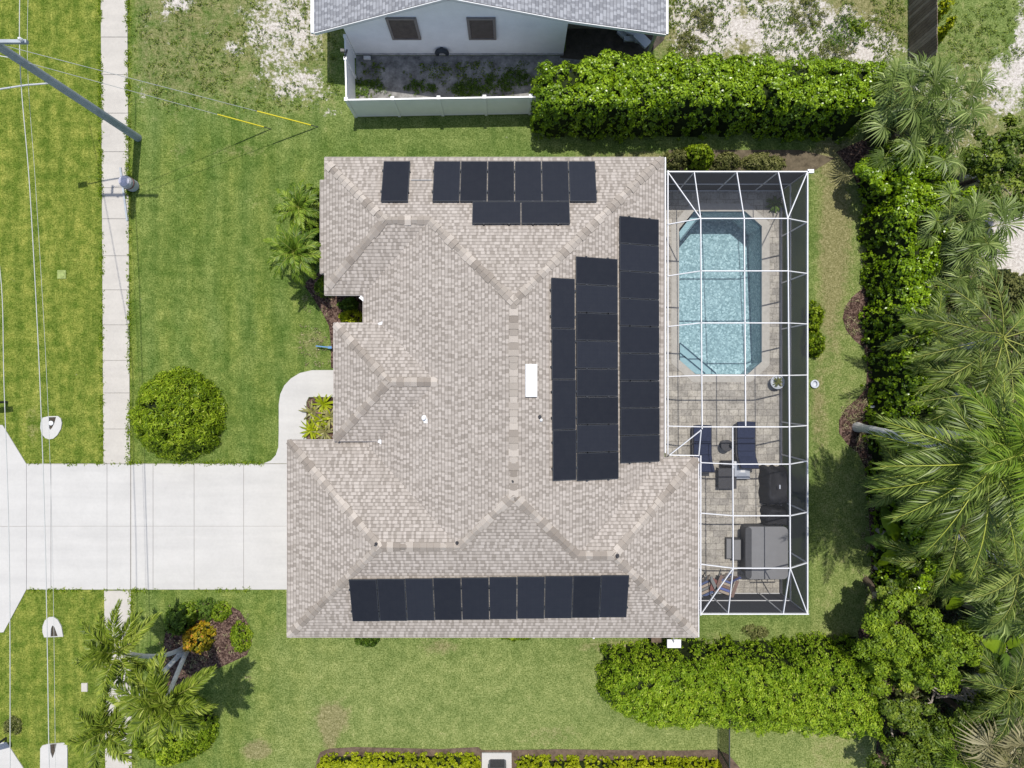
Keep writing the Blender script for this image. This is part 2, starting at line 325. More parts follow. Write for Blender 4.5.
# ------------------------------------------------------------------ mesh helpers
class MB:
    def __init__(s): s.v = []; s.f = []; s.uv = []; s.lv = []; s.cur = 0.5
    def add(s, verts, faces, uvs=None):
        b = len(s.v); s.v += [tuple(v) for v in verts]
        for i, f in enumerate(faces):
            s.f.append(tuple(b + k for k in f)); s.lv.append(s.cur)
            s.uv.append(uvs[i] if uvs else None)
    def box(s, c, size, rot=None):
        hx, hy, hz = size[0] / 2, size[1] / 2, size[2] / 2
        P = [Vector((x, y, z)) for x in (-hx, hx) for y in (-hy, hy) for z in (-hz, hz)]
        if rot is not None: P = [rot @ p for p in P]
        P = [p + Vector(c) for p in P]
        s.add(P, [(0, 1, 3, 2), (4, 6, 7, 5), (0, 4, 5, 1), (2, 3, 7, 6), (0, 2, 6, 4), (1, 5, 7, 3)])
    def beam(s, a, b, w, h=None, up=Vector((0, 0, 1))):
        a, b = Vector(a), Vector(b); h = h or w; d = (b - a)
        if d.length < 1e-6: return
        d.normalize(); sd = d.cross(up)
        if sd.length < 1e-3: sd = d.cross(Vector((1, 0, 0)))
        sd.normalize(); u = sd.cross(d)
        P = [e + sd * (w / 2 * i) + u * (h / 2 * j) for e in (a, b) for i, j in ((-1, -1), (1, -1), (1, 1), (-1, 1))]
        s.add(P, [(0, 1, 2, 3), (7, 6, 5, 4), (0, 4, 5, 1), (1, 5, 6, 2), (2, 6, 7, 3), (3, 7, 4, 0)])
    def tube(s, pts, rad, n=8, cap=True):
        pts = [Vector(p) for p in pts]; rad = rad if hasattr(rad, '__len__') else [rad] * len(pts)
        base = len(s.v); ref = None
        for i, p in enumerate(pts):
            d = (pts[min(i + 1, len(pts) - 1)] - pts[max(i - 1, 0)]).normalized()
            if ref is None: ref = Vector((0, 0, 1)) if abs(d.z) < .9 else Vector((1, 0, 0))
            a = d.cross(ref).normalized(); b = a.cross(d).normalized(); ref = b
            for k in range(n):
                t = 2 * PI * k / n; s.v.append(tuple(p + a * (math.cos(t) * rad[i]) + b * (math.sin(t) * rad[i])))
        for i in range(len(pts) - 1):
            for k in range(n):
                s.f.append((base + i * n + k, base + i * n + (k + 1) % n, base + (i + 1) * n + (k + 1) % n, base + (i + 1) * n + k)); s.lv.append(s.cur); s.uv.append(None)
        if cap:
            s.f.append(tuple(base + k for k in range(n))[::-1]); s.lv.append(s.cur); s.uv.append(None)
            e = base + (len(pts) - 1) * n; s.f.append(tuple(e + k for k in range(n))); s.lv.append(s.cur); s.uv.append(None)
    def prism(s, poly, z0, z1):
        n = len(poly)
        if sum(poly[i][0] * poly[(i + 1) % n][1] - poly[(i + 1) % n][0] * poly[i][1] for i in range(n)) < 0: poly = poly[::-1]
        V = [(x, y, z0) for x, y in poly] + [(x, y, z1) for x, y in poly]
        s.add(V, [tuple(range(n, 2 * n)), tuple(range(n))[::-1]] + [(i, (i + 1) % n, n + (i + 1) % n, n + i) for i in range(n)])
    def lathe(s, c, prof, n=16):
        c = Vector(c); base = len(s.v)
        for r, z in prof:
            for k in range(n):
                t = 2 * PI * k / n; s.v.append((c.x + r * math.cos(t), c.y + r * math.sin(t), c.z + z))
        for i in range(len(prof) - 1):
            for k in range(n):
                s.f.append((base + i * n + k, base + i * n + (k + 1) % n, base + (i + 1) * n + (k + 1) % n, base + (i + 1) * n + k)); s.lv.append(s.cur); s.uv.append(None)
    def build(s, name, mat, parent=None, smooth=False, bevel=0, local=False):
        me = bpy.data.meshes.new(name); me.from_pydata(s.v, [], s.f)
        if any(u is not None for u in s.uv):
            ul = me.uv_layers.new(name='UVMap')
            for p, u in zip(me.polygons, s.uv):
                if u is None: continue
                for k, li in enumerate(p.loop_indices): ul.data[li].uv = u[k]
        at = me.attributes.new('lv', 'FLOAT', 'FACE'); at.data.foreach_set('value', np.array(s.lv, dtype=np.float32))
        me.materials.append(M[mat] if isinstance(mat, str) else mat)
        o = bpy.data.objects.new(name, me); COL.objects.link(o)
        if smooth: me.shade_smooth()
        if bevel:
            b = o.modifiers.new('bevel', 'BEVEL'); b.width = bevel; b.segments = 2; b.limit_method = 'ANGLE'
        if parent is not None:
            o.parent = parent
            if not local: o.matrix_parent_inverse = WM(parent).inverted()
        return o

def WM(o):
    m = o.matrix_basis.copy()
    if o.parent: m = WM(o.parent) @ o.matrix_parent_inverse @ m
    return m

def np_mesh(name, V, Q, lv, mat, parent=None, smooth=False):
    """fast quad mesh from arrays; lv = one value per face"""
    me = bpy.data.meshes.new(name); nV, nQ = len(V), len(Q)
    me.vertices.add(nV); me.vertices.foreach_set('co', np.asarray(V, dtype=np.float32).ravel())
    me.loops.add(nQ * 4); me.loops.foreach_set('vertex_index', np.asarray(Q, dtype=np.int32).ravel())
    me.polygons.add(nQ); me.polygons.foreach_set('loop_start', np.arange(0, nQ * 4, 4, dtype=np.int32))
    me.update(calc_edges=True)
    at = me.attributes.new('lv', 'FLOAT', 'FACE'); at.data.foreach_set('value', np.asarray(lv, dtype=np.float32))
    me.materials.append(M[mat]); o = bpy.data.objects.new(name, me); COL.objects.link(o)
    if smooth: me.shade_smooth()
    if parent is not None:
        o.parent = parent; o.matrix_parent_inverse = WM(parent).inverted()
    return o

def tag(o, label=None, cat=None, group=None, kind=None):
    if label: o['label'] = label
    if cat: o['category'] = cat
    if group: o['group'] = group
    if kind: o['kind'] = kind
    return o
def thing(name, label, cat, loc=(0, 0, 0), group=None, rz=0):
    o = bpy.data.objects.new(name, None); COL.objects.link(o); o.location = loc; o.rotation_euler = (0, 0, rz)
    o.empty_display_size = .3
    return tag(o, label, cat, group)
def copy_tree(o, parent=None):
    c = o.copy(); COL.objects.link(c)
    if parent is not None: c.parent = parent
    for ch in list(o.children): copy_tree(ch, c)
    return c
ORD = ['first', 'second', 'third', 'fourth', 'fifth', 'sixth', 'seventh', 'eighth', 'ninth', 'tenth']

# value noise in numpy
def vnoise(x, y, seed=0):
    xi, yi = np.floor(x).astype(np.int64), np.floor(y).astype(np.int64); fx, fy = x - xi, y - yi
    fx, fy = fx * fx * (3 - 2 * fx), fy * fy * (3 - 2 * fy)
    def h(a, b):
        n = (a * 374761393 + b * 668265263 + seed * 1442695041) & 0x7fffffff
        n = ((n ^ (n >> 13)) * 1274126177) & 0x7fffffff
        return ((n ^ (n >> 16)) & 0xffff) / 65535.0
    return (h(xi, yi) * (1 - fx) + h(xi + 1, yi) * fx) * (1 - fy) + (h(xi, yi + 1) * (1 - fx) + h(xi + 1, yi + 1) * fx) * fy
def fbm(x, y, seed=0, o=4):
    s = 0; a = .5
    for i in range(o): s = s + a * vnoise(x, y, seed + i * 17); x, y, a = x * 2.03 + 5.1, y * 2.03 + 1.7, a * .5
    return s / (1 - .5 ** o)
def poly_dist(x, y, poly):
    """positive inside"""
    P = np.array(poly); d = np.full(x.shape, 1e9); ins = np.zeros(x.shape, bool); n = len(P)
    for i in range(n):
        a, b = P[i], P[(i + 1) % n]; e = b - a
        t = np.clip(((x - a[0]) * e[0] + (y - a[1]) * e[1]) / (e @ e + 1e-12), 0, 1)
        d = np.minimum(d, np.hypot(x - a[0] - t * e[0], y - a[1] - t * e[1]))
        c = ((a[1] > y) != (b[1] > y)) & (x < (b[0] - a[0]) * (y - a[1]) / (b[1] - a[1] + 1e-12) + a[0]); ins ^= c
    return np.where(ins, d, -d)
# ================================================================== SETTING: ground, paving
def build_ground():
    xs = np.concatenate([[-90, -60, -38], np.arange(-27, 27.01, .15), [38, 60, 90]])
    ys = np.concatenate([[-80, -50, -32], np.arange(-21, 21.01, .15), [32, 50, 80]])
    X, Y = np.meshgrid(xs, ys); nx, ny = len(xs), len(ys)
    px = X * F / H + 512; py = 384 - Y * F / H
    A = {k: np.zeros(X.shape) for k in ('sand', 'dry', 'lush', 'pale')}
    def blob(k, cx, cy, rx, ry, amp, p=2.0):
        d = ((px - cx) / rx) ** 2 + ((py - cy) / ry) ** 2
        A[k] += amp * np.exp(-(d ** (p / 2)))
    def sig(v, w): return 1 / (1 + np.exp(-np.clip(v / w, -50, 50)))
    A['lush'] += 1.0 * sig(130 - px, 2.5)
    A['lush'] += .34 * sig(335 - px, 25) * sig(py - 130, 14)
    A['lush'] -= .12 * sig(py - 640, 10) * sig(px - 250, 30)
    stripes = .5 + .5 * np.sin(px / 5.2 + 1.6 * fbm(px / 60, py / 160, 5)); A['lush'] += .22 * (stripes - .5) * sig(340 - px, 12)
    arcs = .5 + .5 * np.sin(np.hypot(px - 470, py - 250) / 5.5); A['lush'] += .14 * (arcs - .5) * sig(px - 133, 3) * sig(345 - px, 12)
    A['dry'] += .52 * sig(px - 133, 4) * sig(340 - px, 8) * sig(112 - py, 14)
    A['sand'] += .16 * sig(px - 133, 4) * sig(225 - px, 18) * sig(95 - py, 14)
    blob('sand', 285, 30, 46, 55, .60, 3); blob('sand', 300, 90, 42, 17, .40, 3); blob('sand', 330, 112, 14, 8, .5)
    blob('sand', 183, 3, 12, 8, .7); blob('sand', 165, 12, 5, 12, .4); blob('sand', 232, 48, 8, 8, .5); blob('sand', 143, 95, 4, 14, .4)
    blob('sand', 700, 20, 36, 50, .8, 3); blob('sand', 770, 25, 50, 45, .60, 3); blob('sand', 830, 35, 55, 34, .75, 3); blob('sand', 880, 50, 28, 22, .45, 3)
    blob('dry', 740, 25, 110, 50, .75, 4); blob('dry', 870, 20, 50, 45, .7, 3)
    blob('sand', 400, 70, 60, 14, .3, 3); blob('sand', 450, 85, 20, 9, .3); blob('sand', 620, 55, 30, 25, .45, 3)
    blob('sand', 1005, 85, 26, 40, .62, 3); blob('sand', 1022, 30, 10, 45, .6); blob('sand', 965, 65, 9, 4, .5); blob('sand', 1015, 250, 42, 48, .95, 4); blob('sand', 985, 165, 30, 25, .5); blob('sand', 1010, 390, 25, 40, .5); blob('dry', 960, 50, 45, 60, .30, 3)
    blob('sand', 930, 110, 50, 50, .5, 3); blob('dry', 980, 200, 90, 120, .7, 4)
    blob('dry', 836, 225, 17, 75, .62, 3); blob('dry', 830, 300, 10, 60, .55); blob('dry', 840, 155, 30, 22, .7); blob('dry', 700, 160, 140, 10, .75, 4); blob('dry', 818, 410, 7, 40, .55)
    blob('dry', 312, 342, 18, 17, .55); blob('dry', 240, 150, 28, 8, .35); blob('dry', 180, 152, 12, 8, .4); blob('dry', 32, 425, 8, 22, .45); blob('dry', 262, 200, 18, 8, .3)
    blob('dry', 332, 718, 15, 13, 1.25); blob('dry', 330, 738, 7, 16, 1.1); blob('sand', 331, 722, 8, 10, .10)
    blob('dry', 257, 750, 13, 9, 1.5); blob('sand', 257, 750, 10, 6, .22); blob('dry', 438, 646, 20, 8, .65); blob('dry', 275, 630, 10, 12, .3); blob('dry', 632, 646, 60, 8, .55, 4); blob('dry', 720, 642, 50, 12, .35)
    blob('dry', 552, 735, 30, 12, .3); blob('dry', 470, 700, 260, 60, .12, 4); blob('dry', 800, 745, 70, 30, .14, 4); blob('sand', 215, 50, 30, 4, .0)
    A['pale'] += .95 * sig(py - 628, 14) * sig(px - 255, 22) + .25 * fbm(px / 40, py / 40, 9) * sig(px - 133, 3)
    A['pale'] += .8 * sig(px - 812, 5) * sig(880 - px, 8) * sig(py - 140, 10); A['dry'] += .22 * sig(px - 810, 4) * sig(880 - px, 8) * sig(py - 150, 10)
    A['pale'] += .5 * sig(145 - py, 10) * sig(px - 300, 30)
    V = np.stack([X.ravel(), Y.ravel(), np.zeros(X.size)], 1)
    i = np.arange(ny - 1)[:, None] * nx + np.arange(nx - 1)[None, :]
    cx = (X[:-1, :-1] + X[1:, 1:]) / 2; cy = (Y[:-1, :-1] + Y[1:, 1:]) / 2
    keep = ~((cx > 6.6) & (cx < 11.0) & (cy > -.1) & (cy < 7.6))            # opening under the pool
    i = i[keep]
    Q = np.stack([i.ravel(), i.ravel() + 1, i.ravel() + nx + 1, i.ravel() + nx], 1)
    o = np_mesh('lawn', V, Q, np.zeros(len(Q)), 'turf')
    for k, a in A.items():
        at = o.data.attributes.new(k, 'FLOAT', 'POINT'); at.data.foreach_set('value', np.clip(a, 0, 1.6).ravel().astype(np.float32))
    tag(o, kind='structure')
build_ground()

def sheet(name, poly, z, mat, kind='structure', thick=.03):
    mb = MB(); mb.prism(poly, z - thick, z); return tag(mb.build(name, mat), kind=kind)
def pxpoly(pts, z=0): return [G2(x, y, z) for x, y in pts]

# pavement: slabs with real gaps over a dark joint bed
def build_paving():
    bed = MB(); sl = MB()
    z = .03
    def edge(py): return (101.2 + py * .0058, 127.6 + py * .0058)
    ys = [-60, -39, -1, 37.5, 75, 113.5, 152, 188, 219, 256, 290, 325, 360.5, 393, 429, 463.5]
    def run(ys):
        for a, b in zip(ys[:-1], ys[1:]):
            g = .35
            (l0, r0), (l1, r1) = edge(a), edge(b)
            w = lambda: random.uniform(-.25, .25)
            sl.prism(pxpoly([(l0, a + g), (r0, a + g), (r1, b - g), (l1, b - g)]), -.05, z + random.uniform(0, .004))
        bed.prism(pxpoly([(edge(ys[0])[0], ys[0]), (edge(ys[0])[1], ys[0]), (edge(ys[-1])[1], ys[-1]), (edge(ys[-1])[0], ys[-1])]), -.06, .012)
    run(ys); run([590.5, 622, 658, 694, 730, 768, 806, 845])
    tag(sl.build('sidewalk', 'concrete'), kind='structure'); tag(bed.build('sidewalk_joints', 'joint'), kind='structure')
    dv = MB(); bd = MB()
    bd.prism(pxpoly([(-120, 463.5), (330, 463.5), (330, 589.5), (-120, 589.5)]), -.06, .012)
    xs = [27, 51.5, 107.5, 131.2, 153.5, 194.5, 244, 330]
    for a, b in zip(xs[:-1], xs[1:]):
        for c, d in ((464, 526), (526, 589.3)):
            g = .55 if 131.2 in (a, b) else .22
            dv.prism(pxpoly([(a + (.6 if a == 131.2 else .2), c + .15), (b - (.6 if b == 131.2 else .2), c + .15), (b - (.6 if b == 131.2 else .2), d - .15), (a + (.6 if a == 131.2 else .2), d - .15)]), -.05, .034 + random.uniform(0, .003))
    # flared apron to the street
    dv.prism(pxpoly([(26.8, 464), (26.8, 526), (-130, 526), (-130, 418), (3, 425)]), -.05, .033)
    dv.prism(pxpoly([(26.8, 526.4), (26.8, 589.3), (4, 632), (-130, 640), (-130, 526.4)]), -.05, .036)
    # walk to the front door, with its curve
    walk = [(264, 463.2), (271, 460.5), (276, 455), (278.6, 447), (279, 430), (279, 404), (280.5, 394), (284.5, 385.5), (291, 378.5), (300, 373), (312, 370.2), (345, 370), (345, 397), (309, 397), (306.5, 402), (306.5, 441), (345, 441), (345, 463.2)]
    dv.prism(pxpoly(walk), -.05, .031)
    dv.prism(pxpoly([(-60, 768 - 0.5), (-60, 742), (7, 742), (24, 768), (40, 800), (-60, 800)]), -.05, .033)
    tag(dv.build('driveway', 'drive'), kind='structure'); tag(bd.build('driveway_joints', 'joint'), kind='structure')
    st = MB(); st.prism([(-60, -60), (-22.5, -60), (-22.5, 60), (-60, 60)], -.05, .008)
    tag(st.build('street', mat_plain('asphalt', (.055, .055, .056), .9, .2, var=.2, scale=3, fine=40)), kind='structure')
build_paving()

# planting beds
sheet('mulch_bed', pxpoly([(836, 152), (850, 168), (862, 195), (866, 225), (866, 262), (863, 288), (852, 297), (845, 307), (842.5, 318), (846, 330), (854, 340), (864, 348), (867, 365), (866, 388), (858, 398), (846, 408), (839, 420), (839, 433), (847, 444), (858, 453), (865, 468), (868, 500), (871, 560), (872, 600), (858, 632), (862, 660), (880, 700), (872, 800), (1000, 800), (1000, 640), (960, 400), (950, 150), (880, 132)]), .012, 'mulch')
sheet('front_mulch_bed', pxpoly([(322, 270), (308, 280), (304, 285), (312, 296), (322, 312), (329, 326), (331, 345), (331, 368), (372, 368), (372, 270)]), .012, 'mulch')
sheet('island_mulch_bed', pxpoly([(166, 628), (172, 613), (186, 605), (205, 602), (225, 603), (240, 611), (249, 625), (252, 642), (247, 655), (232, 662), (214, 670), (196, 684), (170, 690), (160, 672)]), .012, 'mulch')
bed_edge = [(315, 768), (317, 760), (320, 752), (330, 748.5), (355, 747), (400, 748), (440, 749), (478, 747), (482, 750), (512, 750), (560, 749), (620, 750), (680, 750.5), (716, 749.5), (728, 754), (740, 768), (748, 790), (310, 790)]
sheet('south_soil_bed', pxpoly(bed_edge), .011, 'soil')
sheet('entry_planter_soil', pxpoly([(307, 402), (309.5, 397.5), (345, 397.5), (345, 441), (307, 441)]), .02, 'mulch')
sheet('grove_leaf_litter', pxpoly([(938, 285), (968, 270), (985, 300), (1010, 330), (1130, 350), (1130, 900), (980, 900), (960, 640), (930, 400)]), .016, mat_plain('leaf_litter', (.085, .07, .05), .95, .1, var=.6, scale=5, fine=26))
sheet('yard_shade_dirt', pxpoly([(356, 56), (564, 56), (640, 62), (640, 100), (535, 112), (357, 113)]), .006, mat_plain('shade_grey_dirt', (.21, .205, .195), .95, .1, var=.8, scale=1.6, fine=9))  # yard dirt, its colour toned down where the house shadow falls short
sheet('porch_shade_dirt', pxpoly([(566, 10), (672, 10), (664, 40), (645, 58), (600, 62), (560, 58), (560, 56), (566, 50)]), .007, mat_plain('shade_dark_dirt', (.07, .06, .05), .95, .1, var=.5, scale=4, fine=20))  # porch ground, the shade under the roof painted into its dark colour
sheet('fence_side_soil', pxpoly([(668, 150), (800, 150), (835, 158), (812, 172), (668, 172)]), .007, mat_plain('brown_leafy_soil', (.11, .09, .06), .95, .1, var=.5, scale=5, fine=24))

# ================================================================== THE MAIN HOUSE
E, K = 2.8, .36
xW, yN, yS = -7.36, 8.70, 3.41
xw, xe, cx = -5.715, 5.83, .0575
ym = yN - 5.7725                       # north end of the main ridge
y0 = -9.72; yg = -2.148; yR = -2.84; xg, xr = -8.63, 7.135
house = thing('house', 'single-storey house with tan-grey shingle hip roof carrying black solar panels', 'house', (0, -1, 0))
def zp(dist): return E + K * dist
R1 = (xW + 2.645, 6.055, zp(2.645)); R2 = (xw + 2.645, 6.055, zp(2.645)); M1 = (cx, ym, zp(5.7725)); M2 = (cx, y0 + 5.7725, zp(5.7725))
G1 = (xg + 3.786, y0 + 3.786, zp(3.786)); G2_ = (xw + 3.786, y0 + 3.786, zp(3.786))
Q1 = (xr - 3.44, y0 + 3.44, zp(3.44)); Q2 = (xe - 3.44, y0 + 3.44, zp(3.44))
xc = -7.19; c = xc - xW
E2 = 3.05; eN, eS, eW = 2.318, -2.166, -6.78; eh = (eN - eS) / 2
z_e = E2 + K * eh; E1 = (eW + eh, (eN + eS) / 2, z_e); E3 = (xw + (z_e - E) / K, (eN + eS) / 2, z_e)
vN = (xw + (E2 - E) / K, eN, E2); vS = (xw + (E2 - E) / K, eS, E2)
roof_mb = MB()
def face(pts, udir):
    """udir = horizontal direction along the eave"""
    pts = [Vector(p) for p in pts]; n = (pts[1] - pts[0]).cross(pts[2] - pts[0])
    if n.z < 0: pts = pts[::-1]; n = -n
    n.normalize(); u = Vector((udir[0], udir[1], 0)).normalized(); v = n.cross(u)
    if v.z < 0: v = -v
    uv = [(p.dot(u), (p.z - 2.0) / max(v.z, .05)) for p in pts]
    roof_mb.add(pts, [tuple(range(len(pts)))], [uv])
y1, y2 = (384 - 180) / 26.07, (384 - 273.5) / 26.07
face([(xc, yN, E), (xe, yN, E), M1, R2, R1, (xc, yN - c, zp(c))], (1, 0))
face([(xc, yN - c, zp(c)), (xc, y1, zp(c)), (xW, y1, E), (xW, y2, E), (xc, y2, zp(c)), (xc, yS + c, zp(c)), R1], (0, 1))
face([(xc, yS, E), (xw, yS, E), R2, R1, (xc, yS + c, zp(c))], (1, 0))
face([(xw, yS, E), (xw, yg, E), G2_, M2, M1, R2], (0, 1))
face([(xg, yg, E), (xg, y0, E), G1], (0, 1))
face([(xg, yg, E), (xw, yg, E), G2_, G1], (1, 0))
face([(xg, y0, E), (xr, y0, E), Q1, Q2, M2, G2_, G1], (1, 0))
face([(xr, y0, E), (xr, yR, E), Q1], (0, 1))
face([(xr, yR, E), (xe, yR, E), Q2, Q1], (1, 0))
face([(xe, yR, E), (xe, yN, E), M1, M2, Q2], (0, 1))
face([(eW, eN, E2), vN, E3, E1], (1, 0)); face([(eW, eS, E2), vS, E3, E1], (1, 0)); face([(eW, eN, E2), (eW, eS, E2), E1], (0, 1))
roof = roof_mb.build('roof', 'shingle', house)
FOOT = [(xc, yN), (xc, y1), (xW, y1), (xW, y2), (xc, y2), (xc, yS), (xw, yS), (xw, eN - .02), (xw, yg), (xg, yg), (xg, y0), (xr, y0), (xr, yR), (xe, yR), (xe, yN)]
def fascia(foot, z1, h, mat, out=.016, skip=()):
    mb = MB(); n = len(foot)
    for i in range(n):
        if i in skip: continue
        a, b = Vector((*foot[i], 0)), Vector((*foot[(i + 1) % n], 0)); d = (b - a)
        if d.length < .05: continue
        d.normalize(); nrm = Vector((d.y, -d.x, 0))           # outward for a ccw outline
        a2, b2 = a + nrm * out / 2, b + nrm * out / 2 + d * .0
        mb.box(((a2 + b2) / 2) + Vector((0, 0, z1 - h / 2)), (out, (b2 - a2).length - .004, h), Matrix.Rotation(math.atan2(d.y, d.x) - PI / 2, 3, 'Z'))
    return mb
fascia(FOOT, E - .012, .16, 'fascia').build('fascia', 'fascia', roof)
fascia([(eW, eN), (eW, eS), (vS[0], eS), (vN[0], eN)], E2 - .012, .16, 'fascia', skip=(2,)).build('fascia', 'fascia', roof)
sof = MB(); sof.prism(FOOT[:7] + FOOT[8:], E - .20, E - .165); sof.build('soffit', 'white', roof)
sof = MB(); sof.prism([(eW, eN), (eW, eS), (xw + .6, eS), (xw + .6, eN)], E2 - .20, E2 - .165); sof.build('soffit', 'white', roof)
# white drip edges and gutter along the pool side
gt = MB(); gt.beam((xe + .055, yR + .2, E - .05), (xe + .055, yN, E - .05), .045, .10); gt.beam((xr + .035, y0, E - .06), (xr + .035, yR, E - .06), .03, .10)
gt.build('gutter', 'alu', roof)
dr = MB(); dr.beam((xw - .12, yS - .06, E - .02), (xw + .05, yS - .20, E - .02), .12, .05); dr.beam((vN[0] - .06, eN - .06, E2 - .0), (vN[0] + .14, eN + .02, E2 + .02), .10, .04); dr.beam((vS[0] - .05, eS + .02, E2 - .0), (vS[0] + .16, eS - .10, E2 + .0), .14, .04)
dr.build('valley_flashing', 'alu', roof)
def ridge(a, b, droop):
    a, b = Vector(a), Vector(b); mb = MB(); d = b - a; Ln = d.length; d.normalize()
    sd = Vector((d.y, -d.x, 0)).normalized(); n = max(2, int(Ln / .235)); w = .155; tone = .5
    for i in range(n):
        p = a + d * (Ln * i / n); q = a + d * (Ln * (i + 1) / n + .04)
        if i % random.choice((1, 1, 2)) == 0: tone = random.choice((random.uniform(0, .4), random.uniform(.5, 1)))
        mb.cur = tone; jw = w + random.choice((-.03, 0, .02)) + random.uniform(-.01, .012); up = Vector((0, 0, .045)); up2 = Vector((0, 0, .072))
        dn = Vector((0, 0, -droop * w + .014)); dn2 = Vector((0, 0, -droop * w + .038))
        V = [p + sd * jw + dn, p + up, p - sd * jw + dn, q + sd * jw + dn2, q + up2, q - sd * jw + dn2]
        B = [v - Vector((0, 0, .02)) for v in V]
        mb.add(V + B, [(0, 3, 4, 1), (1, 4, 5, 2), (3, 9, 10, 4), (4, 10, 11, 5), (0, 6, 9, 3), (2, 5, 11, 8)])
    return mb.build('ridge_cap', 'cap', roof)
kh = K * .7071
ridge((xW + .30, yN - .30, zp(.30)), R1, kh); ridge((xW + .32, yS + .32, zp(.32)), R1, kh); ridge(R1, R2, K); ridge(R2, M1, kh); ridge((xe - .05, yN - .05, zp(.05)), M1, kh)
ridge(M1, M2, K); ridge(G2_, M2, kh); ridge(G1, G2_, K); ridge((xg + .05, yg - .05, zp(.05)), G1, kh); ridge((xg + .05, y0 + .05, zp(.05)), G1, kh)
ridge(Q2, M2, kh); ridge(Q2, Q1, K); ridge((xr - .05, yR - .05, zp(.05)), Q1, kh); ridge((xr - .05, y0 + .05, zp(.05)), Q1, kh)
ridge((eW + .05, eN - .05, E2 + .02), E1, kh); ridge((eW + .05, eS + .05, E2 + .02), E1, kh); ridge(E1, E3, K)
# roof planes for things that lie on them:  (point, normal, eave direction)
PL = {'E': (Vector((xe, 0, E)), Vector((K, 0, 1)).normalized(), Vector((0, 1, 0))),
      'W': (Vector((xw, 0, E)), Vector((-K, 0, 1)).normalized(), Vector((0, -1, 0))),
      'N': (Vector((0, yN, E)), Vector((0, K, 1)).normalized(), Vector((-1, 0, 0))),
      'S': (Vector((0, y0, E)), Vector((0, -K, 1)).normalized(), Vector((1, 0, 0)))}
def hit(px, py, plane, off=0.0):
    p0, n, u = PL[plane]; p0 = p0 + n * off
    d = G(px, py, 0) - Vector((0, 0, H)); o = Vector((0, 0, H)); t = (p0 - o).dot(n) / d.dot(n); return o + d * t
def frame_on(px, py, plane, off=0.0):
    p0, n, u = PL[plane]; v = n.cross(u); m = Matrix((u, v, n)).transposed().to_4x4(); m.translation = hit(px, py, plane, off); return m
# vents and roof fittings
p = hit(530.5, 380.5, 'E'); mb = MB(); R = frame_on(0, 0, 'E').to_3x3(); n = PL['E'][1]
mb.box(p + n * .06, (1.17, .44, .10), R); sv = mb.build('skylight', 'white', roof, bevel=.012)
mb = MB(); mb.box(p + n * .118, (1.03, .30, .012), R); mb.build('skylight_dome', mat_plain('milky_acrylic', (.82, .83, .83), .25, .5, var=.04), sv)
for (x, y, pl, r, h, mt) in ((424.5, 418, 'W', .055, .22, 'white'), (539.5, 417, 'E', .035, .18, 'charcoal'), (541, 420, 'E', .03, .14, 'white'), (376, 544, 'S', .028, .25, 'charcoal'), (457, 543, 'S', .03, .2, 'charcoal'), (616, 536, 'E', .035, .2, 'charcoal'), (617, 556, 'S', .04, .2, 'charcoal'), (513, 481, 'E', .03, .2, 'charcoal')):
    p = hit(x, y, pl); mb = MB(); mb.lathe(p - Vector((0, 0, .02)), [(r * 2.2, 0), (r * 2.0, .03), (r, .06), (r, h), (r * .6, h), (r * .6, h - .04), (0, h - .05)], 12); mb.build('vent_pipe', mt, roof, smooth=False)
mb = MB(); p = hit(425, 420, 'W'); mb.box(p + Vector((.03, -.03, .02)), (.17, .15, .03), frame_on(0, 0, 'W').to_3x3()); mb.build('vent_flashing', 'white', roof)
# walls, doors, windows below the eaves
def inset(poly, d):
    out = []; n = len(poly)
    for i in range(n):
        a, b, cc = (Vector(poly[k % n]) for k in (i - 1, i, i + 1))
        e1 = (b - a).normalized(); e2 = (cc - b).normalized(); n1 = Vector((-e1.y, e1.x)); n2 = Vector((-e2.y, e2.x))
        out.append(tuple(b + n1 * d + (n2 * d if abs(n1.dot(n2)) < .5 else Vector((0, 0)))))
    return out
wl = [(xc, yN), (xc, yS), (xw, yS), (xw, yg), (xg, yg), (xg, y0), (xr, y0), (xr, yR), (xe, yR), (xe, yN)]
mb = MB(); mb.prism(inset(wl, .48), 0, E - .2)
ent = [(eW + .5, eN - .5), (eW + .5, eS + .5), (xw + .49, eS + .5), (xw + .49, eN - .5)]
wall = mb.build('wall', 'stucco', house)
mb = MB()
for yy in (eN - .45, eS + .45): mb.prism([(eW + .3, yy - .17), (eW + .64, yy - .17), (eW + .64, yy + .17), (eW + .3, yy + .17)], 0, E2 - .2)
mb.build('entry_column', 'stucco', house)
gx = xg + .48
mb = MB(); mb.box((gx - .03, -5.93, 1.12), (.06, 4.9, 2.2)); gd = mb.build('garage_door', 'white', house)
mb = MB()
for k in range(1, 4): mb.box((gx - .066, -5.93, .02 + .55 * k), (.012, 4.86, .02))
mb.build('door_groove', 'trimbr', gd)
mb = MB(); mb.box((xw + .45, 0, 1.06), (.06, 1.0, 2.1)); d = mb.build('front_door', 'maroon', house)
mb = MB(); mb.lathe((xw + .40, -.38, 1.0), [(.0, -.03), (.03, -.03), (.03, .03), (0, .03)], 8); mb.build('handle', 'galv', d)
def window(c, w, h, axis):
    s = (.05, w, h) if axis == 'x' else (w, .05, h); mb = MB(); mb.box(c, s); f = mb.build('window', 'white', house)
    s2 = (.07, w - .14, h - .14) if axis == 'x' else (w - .14, .07, h - .14); mb = MB(); mb.box(c, s2); mb.build('pane', 'glass', f)
